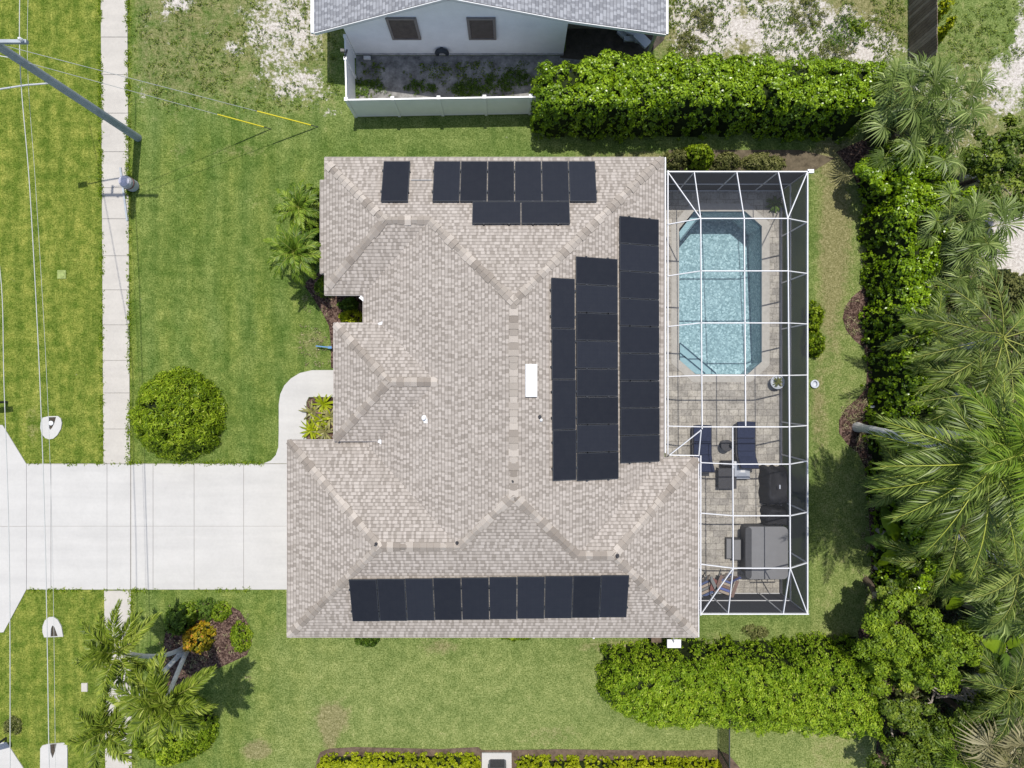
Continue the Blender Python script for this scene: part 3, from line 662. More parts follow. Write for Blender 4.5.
window((xc + .46, 6.0, 1.5), 1.6, 1.2, 'x'); window((-3, yN - .46, 1.5), 1.2, 1.0, 'y'); window((2, yN - .46, 1.5), 1.2, 1.0, 'y'); window((-3, y0 + .46, 1.5), 1.4, 1.0, 'y'); window((3, y0 + .46, 1.5), 1.4, 1.0, 'y')
window((xe - .46, 4.0, 1.15), 2.6, 2.1, 'x'); window((xe - .46, 0, 1.15), 3.2, 2.1, 'x'); window((xr - .46, -6, 1.15), 2.4, 2.1, 'x')

# ------------------------------------------------------------------ solar panels
def panel_proto(w, h):
    t = thing('solar_panel', 'black solar panel', 'solar panel', group='solar panels on the shingle roof')
    mb = MB(); b = .022
    for s in (-1, 1): mb.box((0, s * (h / 2 - b / 2), 0), (w, b, .04)); mb.box((s * (w / 2 - b / 2), 0, 0), (b, h - 2 * b - .002, .04))
    mb.box((0, 0, -.016), (w - 2 * b - .004, h - 2 * b - .004, .006))
    mb.build('frame', 'blackalu', t)
    mb = MB(); mb.box((0, 0, .012), (w - 2 * b - .003, h - 2 * b - .003, .012)); mb.build('cells', 'solar', t)
    for s in (-1, 1):
        for q in (-1, 1):
            mb = MB()
            if h >= w: mb.box((s * (w / 2 + .008), q * h * .26, .012), (.05, .07, .05)); mb.box((s * (w / 2 + .0), q * h * .26, -.06), (.04, .05, .08))
            else: mb.box((s * w * .26, q * (h / 2 + .008), .012), (.07, .05, .05)); mb.box((s * w * .26, q * (h / 2), -.06), (.05, .04, .08))
            mb.build('clamp', 'blackalu', t)
    return t
def panel_set(plane, cells, labels, wh=None):
    """cells = (x0,y0,x1,y1) picture rectangles; size along the eave and up the slope is measured on the roof plane"""
    proto = None
    for (x0, yy0, x1, yy1), lab in zip(cells, labels):
        cxp, cyp = (x0 + x1) / 2, (yy0 + yy1) / 2
        if proto is None:
            p0, n, u = PL[plane]; v = n.cross(u)
            hh = hit(x1, cyp, plane, .1) - hit(x0, cyp, plane, .1); vv = hit(cxp, yy1, plane, .1) - hit(cxp, yy0, plane, .1)
            w, h = (hh.length, vv.length) if plane in 'NS' else (vv.length, hh.length)
            proto = panel_proto(w - .024, h - .024); o = proto
        else: o = copy_tree(proto)
        o.matrix_basis = frame_on(cxp, cyp, plane, .11); o['label'] = lab
panel_set('N', [(382, 161, 409.3, 201.5)], ['lone black upright solar panel near the top left roof corner'])
panel_set('N', [(433 + 27.2 * i, 161, 433 + 27.2 * (i + 1), 201.5) for i in range(6)], [f'{ORD[i]} upright black solar panel from the left in the row of six' for i in range(6)])
panel_set('N', [(472, 201.5, 521, 224), (521, 201.5, 570, 224)], ['left sideways black solar panel under the row of six', 'right sideways black solar panel under the row of six'])
panel_set('S', [(350.5 + 27.75 * i, 579.5 - .45 * i, 350.5 + 27.75 * (i + 1), 621.5 - .45 * i) for i in range(10)], [f'{ORD[i]} black solar panel from the left in the bottom row of ten' for i in range(10)])
panel_set('E', [(619.5 + .12 * i, 217.5 + 27.2 * i, 659 + .12 * i, 217.5 + 27.2 * (i + 1)) for i in range(9)], [f'{ORD[i]} black solar panel from the top in the column nearest the pool' for i in range(9)])
panel_set('E', [(576 + .15 * i, 257.5 + 27.8 * i, 617.8 + .15 * i, 257.5 + 27.8 * (i + 1)) for i in range(8)], [f'{ORD[i]} black solar panel from the top in the middle column of three' for i in range(8)])
panel_set('E', [(551 + .5 * i, 278 + 50.6 * i, 575 + .5 * i, 278 + 50.6 * (i + 1)) for i in range(4)], [f'{ORD[i]} black solar panel from the top in the left narrow column' for i in range(4)])
mb = MB(); mb.tube([hit(411, 180, 'N', .05), hit(422, 180, 'N', .05), hit(432, 180, 'N', .05)], .011, 6); tag(mb.build('conduit', 'pole'), 'thin grey conduit joining the lone solar panel to the row of six', 'conduit')

# ================================================================== POOL AND CAGE
deckz = .05
POOL = [G2(x, y) for x, y in ((678, 229), (693, 211), (745, 211), (762, 226), (762, 362), (747.5, 375), (695, 375), (678, 360))]
def offs(poly, d):
    c_ = Vector((sum(p[0] for p in poly) / len(poly), sum(p[1] for p in poly) / len(poly)))
    n = len(poly); out = []
    area = sum(poly[i][0] * poly[(i + 1) % n][1] - poly[(i + 1) % n][0] * poly[i][1] for i in range(n)); sg = 1 if area < 0 else -1
    for i in range(n):
        a, b, cc = (Vector(poly[k % n]) for k in (i - 1, i, i + 1))
        e1 = (b - a).normalized(); e2 = (cc - b).normalized(); n1 = Vector((-e1.y, e1.x)) * sg; n2 = Vector((-e2.y, e2.x)) * sg
        m = (n1 + n2); m = m / max(.3, m.length_squared) * 2 if True else m
        out.append(tuple(b + m * d))
    return out
def sheet_hole(name, outer, inner, z, mat, parent=None):
    o3 = [Vector((x, y, 0)) for x, y in outer]; i3 = [Vector((x, y, 0)) for x, y in inner]
    tris = tessellate_polygon([o3, i3]); mb = MB(); allp = o3 + i3; F_ = []
    for t in tris:
        a, b, c_ = (allp[k] for k in t); F_.append(t if (b - a).cross(c_ - a).z > 0 else t[::-1])
    mb.add([(p.x, p.y, z) for p in allp], F_); return mb.build(name, mat, parent)
COP = offs(POOL, .30)
tag(sheet_hole('pool_deck', [(5.2, 8.25), (5.2, -2.2), (6.5, -2.2), (6.5, -8.95), (11.46, -8.95), (11.46, 8.25)], COP, deckz, 'pavers'), kind='structure')
mb = MB(); mb.prism([(11.40, -8.95), (11.48, -8.95), (11.48, 8.27), (11.40, 8.27)], -.02, deckz - .004); mb.prism([(5.2, 8.2), (11.39, 8.2), (11.39, 8.28), (5.2, 8.28)], -.02, deckz - .004); mb.prism([(6.7, -8.98), (11.39, -8.98), (11.39, -8.9), (6.7, -8.9)], -.02, deckz - .004)
tag(mb.build('deck_edge', 'coping'), kind='structure')
pool = thing('swimming_pool', 'eight-sided swimming pool of turquoise water under the white screen cage', 'swimming pool', (8.8, 3.8, -1.4))
sheet_hole('coping', COP, offs(POOL, -.03), deckz + .012, 'coping', pool)
mb = MB(); n = len(POOL)
def floor_z(y): return -1.85 + (7.4 - y) / 7.2 * .75
for i in range(n):
    a, b = POOL[i], POOL[(i + 1) % n]
    mb.add([(a[0], a[1], deckz), (b[0], b[1], deckz), (b[0], b[1], floor_z(b[1])), (a[0], a[1], floor_z(a[1]))], [(0, 1, 2, 3)])
mb.add([(x, y, floor_z(y)) for x, y in POOL], [tuple(range(n))]); mb.build('basin', 'pool', pool)
mb = MB(); INN = offs(POOL, -.012)
for i in range(n):
    a, b = INN[i], INN[(i + 1) % n]
    mb.add([(a[0], a[1], deckz - .01), (b[0], b[1], deckz - .01), (b[0], b[1], -.22), (a[0], a[1], -.22)], [(0, 1, 2, 3)])
mb.build('tile_band', mat_plain('slate_blue_tile', (.10, .17, .22), .35, .5, var=.3, scale=20), pool)
def pstep(pts, z, edge):
    mb = MB(); P = [G2(x, y, z) for x, y in pts]; mb.prism(P, -1.6, z); s = mb.build('step', 'step', pool)
    mb = MB()
    for a, b in edge:
        a3, b3 = G(*a, z), G(*b, z); mb.beam(a3 + Vector((0, 0, .006)), b3 + Vector((0, 0, .006)), .06, .012)
    mb.build('step_trim', 'tile', s)
pstep([(680, 361.5), (680, 353), (705.5, 374), (696, 374)], -.32, [((680, 353), (705, 373.5))])
pstep([(680, 352.7), (680, 343), (716.5, 374), (706, 374)], -.58, [((680, 343), (716, 373.5))])
pstep([(679.3, 232), (693.5, 213), (702, 213), (680, 240.5)], -.45, [((680, 240.5), (702, 213.5))])
mb = MB(); mb.add([(x, y, -.10) for x, y in offs(POOL, -.015)], [tuple(range(n))]); w_ = mb.build('water_surface', 'water', pool)

cage = thing('pool_cage', 'white aluminium screen cage over the pool and patio beside the roof', 'pool cage', (8.7, 0, 0))
ZE, ZT = 2.62, 3.38; xE, yA, yB = 11.40, 8.19, -8.87
zw = E + .02
def roofp(px, py, z): return G(px, py, z)
rowsN = [218.6, 271, 323, 375.3, 426.8]; rowsS = [464, 515.6, 568]
frame = MB(); purl = MB()
bw, bh = .032, .08
def fb(a, b, w=bw, h=bh): purl.beam(a, b, w, h)
wl_, we_ = [], []
def T(px, py): return G(px, py, ZT)
eaveE = lambda py: Vector((xE, (384 - py) * (H - ZE) / F, ZE))
eaveW = lambda py, x: Vector((x, (384 - py) * (H - zw) / F, zw))
colE = {}
for py, pye, pyw in ((218.6, 222.5, 224.5), (271, 273.6, 276), (323, 324, 326.5), (375.3, 375, 376.5), (426.8, 425.5, 426)):
    fb(eaveW(pyw, xe + .14), T(700.5, py)); fb(T(700.5, py), T(787.5, py)); fb(T(787.5, py), eaveE(pye)); colE[py] = eaveE(pye)
for py, pye, pyw in ((464, 461, 462.5), (515.6, 512, 513), (568, 562.5, 564)):
    fb(eaveW(pyw, xr + .10), T(733, py)); fb(T(733, py), T(790, py)); fb(T(790, py), eaveE(pye)); colE[py] = eaveE(pye)
fb(T(787.5, 218.6), T(789.5, 464)); fb(T(789.5, 464), T(790, 568))
fb(T(700.5, 218.6), T(702, 429)); fb(T(744, 218.6), T(745.5, 426.8)); fb(T(732.5, 426.8), T(733, 568))
# north hips and rafters, south hips and rafters, inner corner
NE = lambda px: Vector(((px - 512) * (H - ZE) / F, yA, ZE)); SE = lambda px: Vector(((px - 512) * (H - ZE) / F, yB, ZE))
for a, b in (((700.5, 218.6), NE(667.5)), ((700.5, 218.6), NE(694)), ((744, 218.6), NE(736.5)), ((787.5, 218.6), NE(778)), ((787.5, 218.6), Vector((xE, yA, ZE))),
             ((733, 568), SE(701)), ((733, 568), SE(728)), ((790, 568), SE(783)), ((790, 568), Vector((xE, yB, ZE)))):
    fb(T(*a), b)
cor = Vector((xe + .2, yR + .12, zw)); fb(T(701, 430), cor); fb(T(701, 430), Vector((xr + .02, yR + .10, zw))); fb(cor, Vector((xr + .02, yR + .10, zw)))
purl.build('roof_beam', 'alu', cage)
ev = MB()
ev.beam((xe + .14, yA, ZE), (xE + .05, yA, ZE), .04, .12); ev.beam((xE, yA - .04, ZE), (xE, yB + .04, ZE), .04, .12); ev.beam((xr + .1, yB, ZE), (xE + .05, yB, ZE), .04, .12)
ev.box((xE + .12, yA + .02, ZE), (.24, .14, .12)); ev.beam((xr + .10, yB, zw - .02), (xr + .10, yR + .1, zw - .02), .035, .08); ev.beam((xe + .15, yA, zw - .03), (xe + .15, yR + .15, zw - .03), .035, .07)
ev.build('eave_beam', 'alu', cage)
def wallpost(p):
    mb = MB(); mb.beam((p.x, p.y, .04), (p.x, p.y, ZE - .07), .05, .05, up=Vector((1, 0, 0))); mb.build('post', 'alu', cage)
for p in list(colE.values()) + [Vector((xE, yA, 0)), Vector((xE, yB, 0)), NE(694), NE(736.5), NE(778), NE(668), SE(702), SE(728), SE(783)]: wallpost(p)
rl = MB()
for z in (1.05, .09):
    rl.beam((xe + .2, yA, z), (xE, yA, z), .05, .05); rl.beam((xE, yA, z), (xE, yB, z), .05, .05); rl.beam((xr, yB, z), (xE, yB, z), .05, .05)
rl.build('rail', 'alu', cage)
sc = MB()
Tn = [T(700.5, 218.6), T(787.5, 218.6), T(790, 568), T(733, 568), T(732.5, 428), T(702, 428)]
sc.add(Tn, [(0, 1, 2, 3, 4, 5)])
Wn = Vector((xe + .14, yA, ZE + .02)); Ec = Vector((xE, yA, ZE)); Es = Vector((xE, yB, ZE)); Sw = Vector((xr + .1, yB, ZE))
Wc = Vector((xe + .14, yR + .15, zw)); Rw = Vector((xr + .1, yR + .1, zw))
for poly in ([Wn, Ec, Tn[1], Tn[0]], [Ec, Es, Tn[2], Tn[1]], [Es, Sw, Tn[3], Tn[2]], [Sw, Rw, Tn[4], Tn[3]], [Wc, Wn, Tn[0], Tn[5]], [Rw, Wc, Tn[5], Tn[4]]): sc.add(poly, [tuple(range(len(poly)))])
sc.build('roof_screen', 'screen', cage)
for a, b in (((xe + .2, yA), (xE, yA)), ((xE, yA), (xE, yB)), ((xE, yB), (xr, yB))):
    mb = MB(); mb.add([(*a, .1), (*b, .1), (*b, ZE - .08), (*a, ZE - .08)], [(0, 1, 2, 3)]); mb.build('wall_screen', 'wscreen', cage)

# ------------------------------------------------------------------ patio furniture
def lounger(px, py, shade, label):
    b = G(px, py, 0); t = thing('sun_lounger', label, 'sun lounger', (b.x, b.y, deckz), 'sun loungers by the pool')
    W = .74; prof = [(.93, .36), (.30, .36), (-.25, .37), (-.50, .46), (-.92, .86)]   # y, height from foot to head
    P = [Vector((b.x, b.y + y, deckz + z)) for y, z in prof]
    mb = MB()
    for s in (-1, 1):
        for p, q in zip(P[:-1], P[1:]): mb.beam(p + Vector((s * (W / 2 + .02), 0, -.05)), q + Vector((s * (W / 2 + .02), 0, -.05)), .04, .05)
    for p in P: mb.beam(p + Vector((-W / 2, 0, -.05)), p + Vector((W / 2, 0, -.05)), .03, .03)
    mb.build('frame', 'charcoal', t)
    for s in (-1, 1):
        for y in (.75, -.45): mb = MB(); mb.beam((b.x + s * (W / 2 - .02), b.y + y, deckz), (b.x + s * (W / 2 - .02), b.y + y, deckz + .31), .04, .04, up=Vector((1, 0, 0))); mb.build('leg', 'charcoal', t)
    for (p, q) in zip(P[:-1], P[1:]):
        d = (q - p); n_ = Vector((1, 0, 0)).cross(d).normalized(); n_ = n_ if n_.z > 0 else -n_
        mb = MB(); R = Matrix((Vector((1, 0, 0)), d.normalized(), Vector((1, 0, 0)).cross(d.normalized()))).transposed()
        mb.box((p + q) / 2 + n_ * .03, (W, d.length - .015, .09), R); mb.build('cushion', 'navy', t, bevel=.03)
    mb = MB(); p = P[0]; mb.tube([p + Vector((x * W / 2, .02 * (1 - x * x), .03)) for x in (-1, -.5, 0, .5, 1)], .06, 8); mb.build('bolster', 'navy', t, smooth=True)
    return t
lounger(699.5, 448, 0, 'navy cushioned sun lounger nearest the house under the cage corner brace')
lounger(742.5, 444.5, 0, 'navy cushioned sun lounger above the pale grey square table')
b = G(723, 444.5); t = thing('side_table', 'small round dark side table between the two navy loungers', 'side table', (b.x, b.y, deckz))
mb = MB(); mb.lathe((b.x, b.y, deckz), [(0, .46), (.23, .46), (.245, .48), (.245, .50), (.22, .505), (0, .505)], 24); mb.build('table_top', 'charcoal', t)
mb = MB(); mb.lathe((b.x, b.y, deckz), [(.19, 0), (.17, .04), (.04, .08), (.04, .46)], 16); mb.build('pedestal', 'charcoal', t)
p = b + Vector((.17, .04, deckz + .505)); t = thing('drinks_cup', 'dark cup standing on the small round table between the loungers', 'cup', p)
mb = MB(); mb.lathe(p, [(0, 0), (.07, 0), (.095, .19), (.085, .19), (.06, .03), (0, .03)], 16); mb.build('cup_body', 'darkcloth', t)
b = G(724, 477); t = thing('ottoman', 'dark square low patio table left of the pale grey square table', 'patio table', (b.x, b.y, deckz))
mb = MB(); mb.box((b.x, b.y, deckz + .40), (.76, .86, .05)); mb.build('table_top', 'charcoal', t, bevel=.01)
for sx in (-1, 1):
    for sy in (-1, 1): mb = MB(); mb.beam((b.x + sx * .33, b.y + sy * .38, deckz), (b.x + sx * .33, b.y + sy * .38, deckz + .37), .06, .06, up=Vector((1, 0, 0))); mb.build('leg', 'charcoal', t)
mb = MB(); mb.box((b.x + .02, b.y + .62, deckz + .30), (.5, .22, .34)); mb.box((b.x + .02, b.y + .50, deckz + .14), (.16, .08, .24)); tag(mb.build('bag', 'darkcloth', bevel=.05), 'dark bag on the patio just above the dark square table', 'bag')
b = G(742.5, 470.5, .6); t = thing('umbrella_base', 'pale grey square pedestal table with raised centre below the right lounger', 'pedestal table', (b.x, b.y, deckz))
mb = MB(); q = .37
mb.add([(b.x - q, b.y - q, .42), (b.x + q, b.y - q, .42), (b.x + q, b.y + q, .42), (b.x - q, b.y + q, .42), (b.x - .12, b.y - .10, .60), (b.x + .12, b.y - .10, .60), (b.x + .12, b.y + .14, .60), (b.x - .12, b.y + .14, .60)], [(0, 1, 5, 4), (1, 2, 6, 5), (2, 3, 7, 6), (3, 0, 4, 7), (3, 2, 1, 0), (4, 5, 6, 7)]); mb.build('sloped_top', 'palegrey', t)
mb = MB(); mb.box((b.x, b.y + .02, .612), (.18, .18, .02)); mb.build('centre_cap', 'white', t); mb = MB(); mb.box((b.x, b.y, .23), (.5, .5, .36)); mb.build('pedestal', 'palegrey', t, bevel=.02); mb = MB(); mb.box((b.x, b.y + .32, .47), (.72, .07, .03)); mb.build('rim', 'white', t)

def draped(c, sx, sy, h, seed):
    """a cloth cover sagging over something boxy"""
    mb = MB(); nx, ny = 26, 26; V = []
    for j in range(ny + 1):
        for i in range(nx + 1):
            u, v = i / nx * 2 - 1, j / ny * 2 - 1
            e = max(abs(u), abs(v)); z = h if e < .72 else h * (1 - ((e - .72) / .28) ** 2.0)
            z *= .86 + .22 * math.sin(u * 2.2 + seed) * math.cos(v * 1.7 + seed * 2)
            wv = 1 + .05 * math.sin(9 * math.atan2(v, u) + seed) * (e > .7)
            V.append((c[0] + u * sx / 2 * wv, c[1] + v * sy / 2 * wv, c[2] + max(0.01, z)))
    Fs = [(j * (nx + 1) + i, j * (nx + 1) + i + 1, (j + 1) * (nx + 1) + i + 1, (j + 1) * (nx + 1) + i) for j in range(ny) for i in range(nx)]
    mb.add(V, Fs); return mb
b = G(777, 487, .8); t = thing('covered_grill', 'large black covered grill against the right cage wall below the loungers', 'covered grill', (b.x, b.y, deckz))
draped((b.x, b.y, deckz), .96, 1.60, 1.08, 1.3).build('cover', 'darkcloth', t, smooth=True); mb = MB(); mb.box((b.x + .0, b.y + .05, deckz + 1.05), (.05, .16, .03)); mb.build('badge', 'palegrey', t)
b = G(777, 517, .6); t = thing('covered_armchair', 'smaller black covered seat between the covered grill and the hot tub', 'covered chair', (b.x, b.y, deckz))
draped((b.x, b.y, deckz), 1.0, .80, .82, 2.1).build('cover', 'darkcloth', t, smooth=True)

def rrect(x0, x1, ya, yb, r, n=5):
    P = []
    for (cx_, cy_, a0) in ((x1 - r, yb - r, 0), (x0 + r, yb - r, 90), (x0 + r, ya + r, 180), (x1 - r, ya + r, 270)):
        for k in range(n + 1): a = math.radians(a0 + 90 * k / n); P.append((cx_ + r * math.cos(a), cy_ + r * math.sin(a)))
    return P
X0, X1, YA, YB = 9.60, 11.34, -8.02, -5.86
t = thing('hot_tub', 'square hot tub closed with a grey folding cover in the patio corner', 'hot tub', ((X0 + X1) / 2, (YA + YB) / 2, deckz))
mb = MB(); mb.prism(rrect(X0 + .05, X1 - .05, YA + .05, YB - .05, .22), deckz, .84); mb.build('cabinet', 'spadark', t)
ymx = 9.60 + .76
for a, b2 in ((X0, ymx - .006), (ymx + .006, X1)):
    mb = MB(); P = rrect(X0, X1, YA, YB, .2); Q_ = []
    mb.prism([(min(max(x, a), b2), y) for x, y in P], .85, .96); mb.build('cover_half', 'spagrey', t, bevel=.02)
mb = MB(); mb.prism(rrect(X0 - .03, X0 + .24, YA + .02, YB - .02, .13), .84, .985); mb.build('cover_skirt', 'spadark', t, bevel=.03)
mb = MB(); mb.tube([(X0 + .5, YA - .05, .80), (X0 + .5, YA - .17, .80), (X0 + 1.25, YA - .17, .80), (X0 + 1.25, YA - .05, .80)], .02, 6); mb.tube([(X0 + .7, YA + .0, .8), (X0 + .72, YA - .17, .45), (X0 + .72, YA - .2, .1)], .02, 6); mb.build('cover_lifter', 'charcoal', t)
t = thing('spa_step', 'two-tread grey plastic step at the left side of the hot tub', 'step', (9.1, -6.95, deckz))
mb = MB(); mb.box((9.42, -6.93, deckz + .20), (.34, .88, .40)); mb.box((9.13, -6.93, deckz + .10), (.24, .88, .20)); mb.build('step_body', 'spadark', t, bevel=.012)
mb = MB(); mb.box((9.42, -6.93, deckz + .41), (.28, .82, .02)); mb.box((9.13, -6.93, deckz + .21), (.20, .82, .02)); mb.build('tread', 'spagrey', t, bevel=.005)

def adirondack(px, py, ang, tones, label):
    b = G(px, py); t = thing('adirondack_chair', label, 'garden chair', (b.x, b.y, deckz), 'multicoloured garden chairs')
    R = Matrix.Rotation(ang, 3, 'Z'); P = lambda x, y, z: Vector((b.x, b.y, deckz)) + R @ Vector((x, y, z))
    mb = MB()
    for k in range(5): mb.cur = tones[k % len(tones)]; mb.beam(P(-.28, .27 - k * .115, .36 - k * .02), P(.28, .27 - k * .115, .36 - k * .02), .10, .022)
    mb.build('seat', 'slats', t)
    for k in range(5):
        mb = MB(); mb.cur = tones[(k + 1) % len(tones)]; x = (k - 2) * .105
        mb.beam(P(x * .9, -.24, .30), P(x * 1.35, -.62, .92 - abs(k - 2) * .04), .10, .022); mb.build('back_slat', 'slats', t)
    for s in (-1, 1):
        mb = MB(); mb.cur = tones[2]; mb.beam(P(s * .35, .36, .55), P(s * .35, -.40, .55), .13, .022); mb.build('armrest', 'slats', t)
        mb = MB(); mb.cur = .95; mb.beam(P(s * .30, .32, 0), P(s * .30, .32, .54), .09, .03); mb.build('leg', 'slats', t)
        mb = MB(); mb.cur = .95; mb.beam(P(s * .28, .30, .30), P(s * .28, -.55, .02), .03, .09); mb.build('leg', 'slats', t)
adirondack(722, 583, math.radians(160), (.75, .2, .45, .8, .12), 'multicoloured slatted garden chair nearer the hot tub')
adirondack(703, 585, math.radians(205), (.05, .7, .95, .8, .05), 'multicoloured slatted garden chair tucked against the house eave')
b = G(711, 582); t = thing('folding_table', 'small maroon wooden table between the two multicoloured garden chairs', 'side table', (b.x, b.y, deckz))
mb = MB(); mb.prism([(b.x - .22, b.y - .22), (b.x + .24, b.y - .24), (b.x + .16, b.y + .18), (b.x - .06, b.y + .32)], deckz + .42, deckz + .45); mb.build('table_top', 'maroon', t)
for dx, dy in ((-.14, -.16), (.16, -.16), (.04, .16)): mb = MB(); mb.beam((b.x + dx, b.y + dy, deckz), (b.x + dx, b.y + dy, deckz + .42), .04, .04, up=Vector((1, 0, 0))); mb.build('leg', 'maroon', t)
# ================================================================== NEIGHBOUR'S HOUSE AND FENCES
nb = thing('neighbour_house', 'white gabled house with blue-grey shingle roof cut off by the top edge', 'house', (-1, 18, 0))
yr0, yr1 = 13.60, 27.0
prof = [(-7.65, 2.6), (-2.25, 5.0), (2.2, 3.46), (5.97, 2.5)]
roof_mb = MB()
for (xa, za), (xb, zb) in zip(prof[:-1], prof[1:]): face([(xa, yr0, za), (xb, yr0, zb), (xb, yr1, zb), (xa, yr1, za)], (0, 1))
nroof = roof_mb.build('roof', 'shingle2', nb)
mb = MB()
for (xa, za), (xb, zb) in zip(prof[:-1], prof[1:]):
    mb.beam((xa, yr0 - .03, za - .09), (xb, yr0 - .03, zb - .09), .03, .15); mb.add([(xa, yr0, za - .16), (xb, yr0, zb - .16), (xb, yr1, zb - .16), (xa, yr1, za - .16)], [(0, 1, 2, 3)])
mb.build('barge_board', 'white', nroof)
mb = MB(); mb.beam((-7.72, yr0 - .02, 2.55), (-7.72, yr1, 2.55), .13, .12); mb.build('gutter', 'alu', nroof)
mb = MB(); mb.beam((6.02, yr0 - .02, 2.46), (6.02, yr1, 2.46), .09, .12); mb.build('gutter', 'alu', nroof)
def rz(x):
    for (xa, za), (xb, zb) in zip(prof[:-1], prof[1:]):
        if xa <= x <= xb: return za + (zb - za) * (x - xa) / (xb - xa) - .17
yw = 13.97; WX = [-6.62, -2.25, 0, 2.17]
mb = MB(); F0 = [(x, yw, 0) for x in WX] + [(x, yw, rz(x)) for x in WX]; B0 = [(x, yw + .2, z) for x, _, z in F0]
mb.add(F0 + B0, [(0, 1, 5, 4), (1, 2, 6, 5), (2, 3, 7, 6), (8, 12, 13, 9), (9, 13, 14, 10), (10, 14, 15, 11), (3, 11, 15, 7), (0, 4, 12, 8)]); mb.build('gable_wall', 'stucco2', nb)
mb = MB(); mb.box((-6.62 + .1, 20.6, 1.2), (.2, 12.8, 2.4)); mb.box((2.17 - .1, 20.6, 1.2), (.2, 12.8, 2.4)); mb.build('side_wall', 'stucco2', nb)
mb = MB(); mb.box((-2.2, yw - .015, .10), (8.76, .02, .16)); mb.build('base_band', mat_plain('grey_stucco_base', (.42, .42, .43), .95, .1, var=.35, scale=3, fine=12), nb)  # greyer band along the foot of the wall
for x0, x1 in ((-4.83, -3.66), (-1.74, -.63)):
    mb = MB(); w, z0, z1 = .10, 1.40, 3.0
    mb.box(((x0 + x1) / 2, yw - .03, z0 + w / 2), (x1 - x0, .09, w)); mb.box(((x0 + x1) / 2, yw - .03, z1 - w / 2), (x1 - x0, .09, w))
    for x in (x0 + w / 2, x1 - w / 2): mb.box((x, yw - .03, (z0 + z1) / 2), (w, .088, z1 - z0 - 2 * w - .004))
    f = mb.build('window', 'trimbr', nb)
    mb = MB()
    for k in range(12): mb.box(((x0 + x1) / 2, yw - .03, z0 + .17 + k * .116), (x1 - x0 - .22, .05, .10), Matrix.Rotation(math.radians(-28), 3, 'X'))
    mb.build('louver', 'brown', f)
mb = MB(); mb.box((3.4, 15.1, 1.1), (2.4, .06, 2.1)); mb.build('porch_wall', 'timber', nb)
mb = MB(); mb.beam((5.65, 13.75, 0), (5.65, 13.75, 2.42), .11, .11, up=Vector((1, 0, 0))); mb.build('porch_post', 'galv', nb)
mb = MB(); mb.beam((4.4, 15.2, 0), (4.4, 15.2, 2.6), .11, .11, up=Vector((1, 0, 0))); mb.build('porch_post', 'galv', nb)
mb = MB(); mb.tube([(-2.93 + .22 * math.cos(a), yw - .12, .42 + .24 * math.sin(a)) for a in np.linspace(-.4, PI + .4, 14)], .085, 8); mb.tube([(-2.93 + .2 * math.cos(a), yw - .16, .42 + .22 * math.sin(a)) for a in np.linspace(-.3, PI + .3, 14)], .07, 8)
mb.box((-2.93, yw - .10, .66), (.12, .18, .05)); tag(mb.build('garden_hose', 'rubber', smooth=True), 'coiled dark garden hose hung on the white gable wall', 'garden hose')
b = G(455.5 - 88, 58.5); mb = MB(); mb.box((b.x, b.y, .06), (.30, .14, .12)); mb.box((b.x, b.y, .13), (.22, .10, .03)); tag(mb.build('block', 'white', bevel=.015), 'small white block on the dirt by the gable wall corner', 'block')
b = G(367, 40 - 1, 1.5); mb = MB(); 
def pile(px, py, mat, label, n=6):
    b = G(px, py); mb = MB()
    for k in range(n): mb.box((b.x + random.uniform(-.5, .5), b.y + random.uniform(-.3, .3), .1 + .12 * k * .5), (random.uniform(.3, .8), random.uniform(.15, .4), .12), Matrix.Rotation(random.uniform(0, 3), 3, 'Z'))
    return tag(mb.build('junk_pile', mat), label, 'junk pile')
pile(632, 38, 'palegrey', 'grey pile of boards and boxes under the end of the neighbour roof')

# white vinyl privacy fence
vf = thing('vinyl_fence', 'white vinyl privacy fence round the dirt yard below the white gable', 'fence', (-3, 11.36, 0))
fy, fx0, fx1, fh = 11.36, -6.62, 1.9, 1.72
fy1 = 11.50
def fyx(x): return fy + (fy1 - fy) * (x - fx0) / (fx1 - fx0)
posts = [fx0, -4.77, -2.93, -1.10, .75, 1.9]
for a, b in zip(posts[:-1], posts[1:]):
    mb = MB(); mb.beam((a + .06, fyx(a), fh * .5), (b - .06, fyx(b), fh * .5), .045, fh - .24, ); mb.build('panel', 'vinyl', vf)
    mb = MB(); mb.beam((a + .06, fyx(a), fh - .06), (b - .06, fyx(b), fh - .06), .055, .10); mb.beam((a + .06, fyx(a), .08), (b - .06, fyx(b), .08), .055, .10); mb.build('rail', 'vinyl', vf)
for x in posts:
    mb = MB(); mb.box((x, fyx(x), fh / 2 + .02), (.115, .115, fh + .04)); p = mb.build('post', 'vinyl', vf)
    mb = MB(); mb.box((x, fyx(x), fh + .055), (.145, .145, .03)); mb.build('cap', 'white', p)
sx = [(-6.62, 11.36), (-6.66, 13.0), (-6.68, 13.9)]
for (ax, ay), (bx_, by_) in zip(sx[:-1], sx[1:]):
    mb = MB(); mb.beam((ax, ay + .06, fh * .5), (bx_, by_ - .06, fh * .5), .045, fh - .24); mb.beam((ax, ay + .06, fh - .06), (bx_, by_ - .06, fh - .06), .055, .10); mb.build('panel', 'vinyl', vf)
    mb = MB(); mb.box((bx_, by_, fh / 2 + .02), (.115, .115, fh + .04)); mb.build('post', 'vinyl', vf)
mb = MB(); mb.box((-6.70, 13.2, 1.95), (.16, .12, .14)); mb.beam((-6.68, 13.0, 1.74), (-6.55, 13.3, 1.85), .05, .05); tag(mb.build('gate_latch', 'blackalu'), 'small black gate latch on the white fence beside the house corner', 'latch')

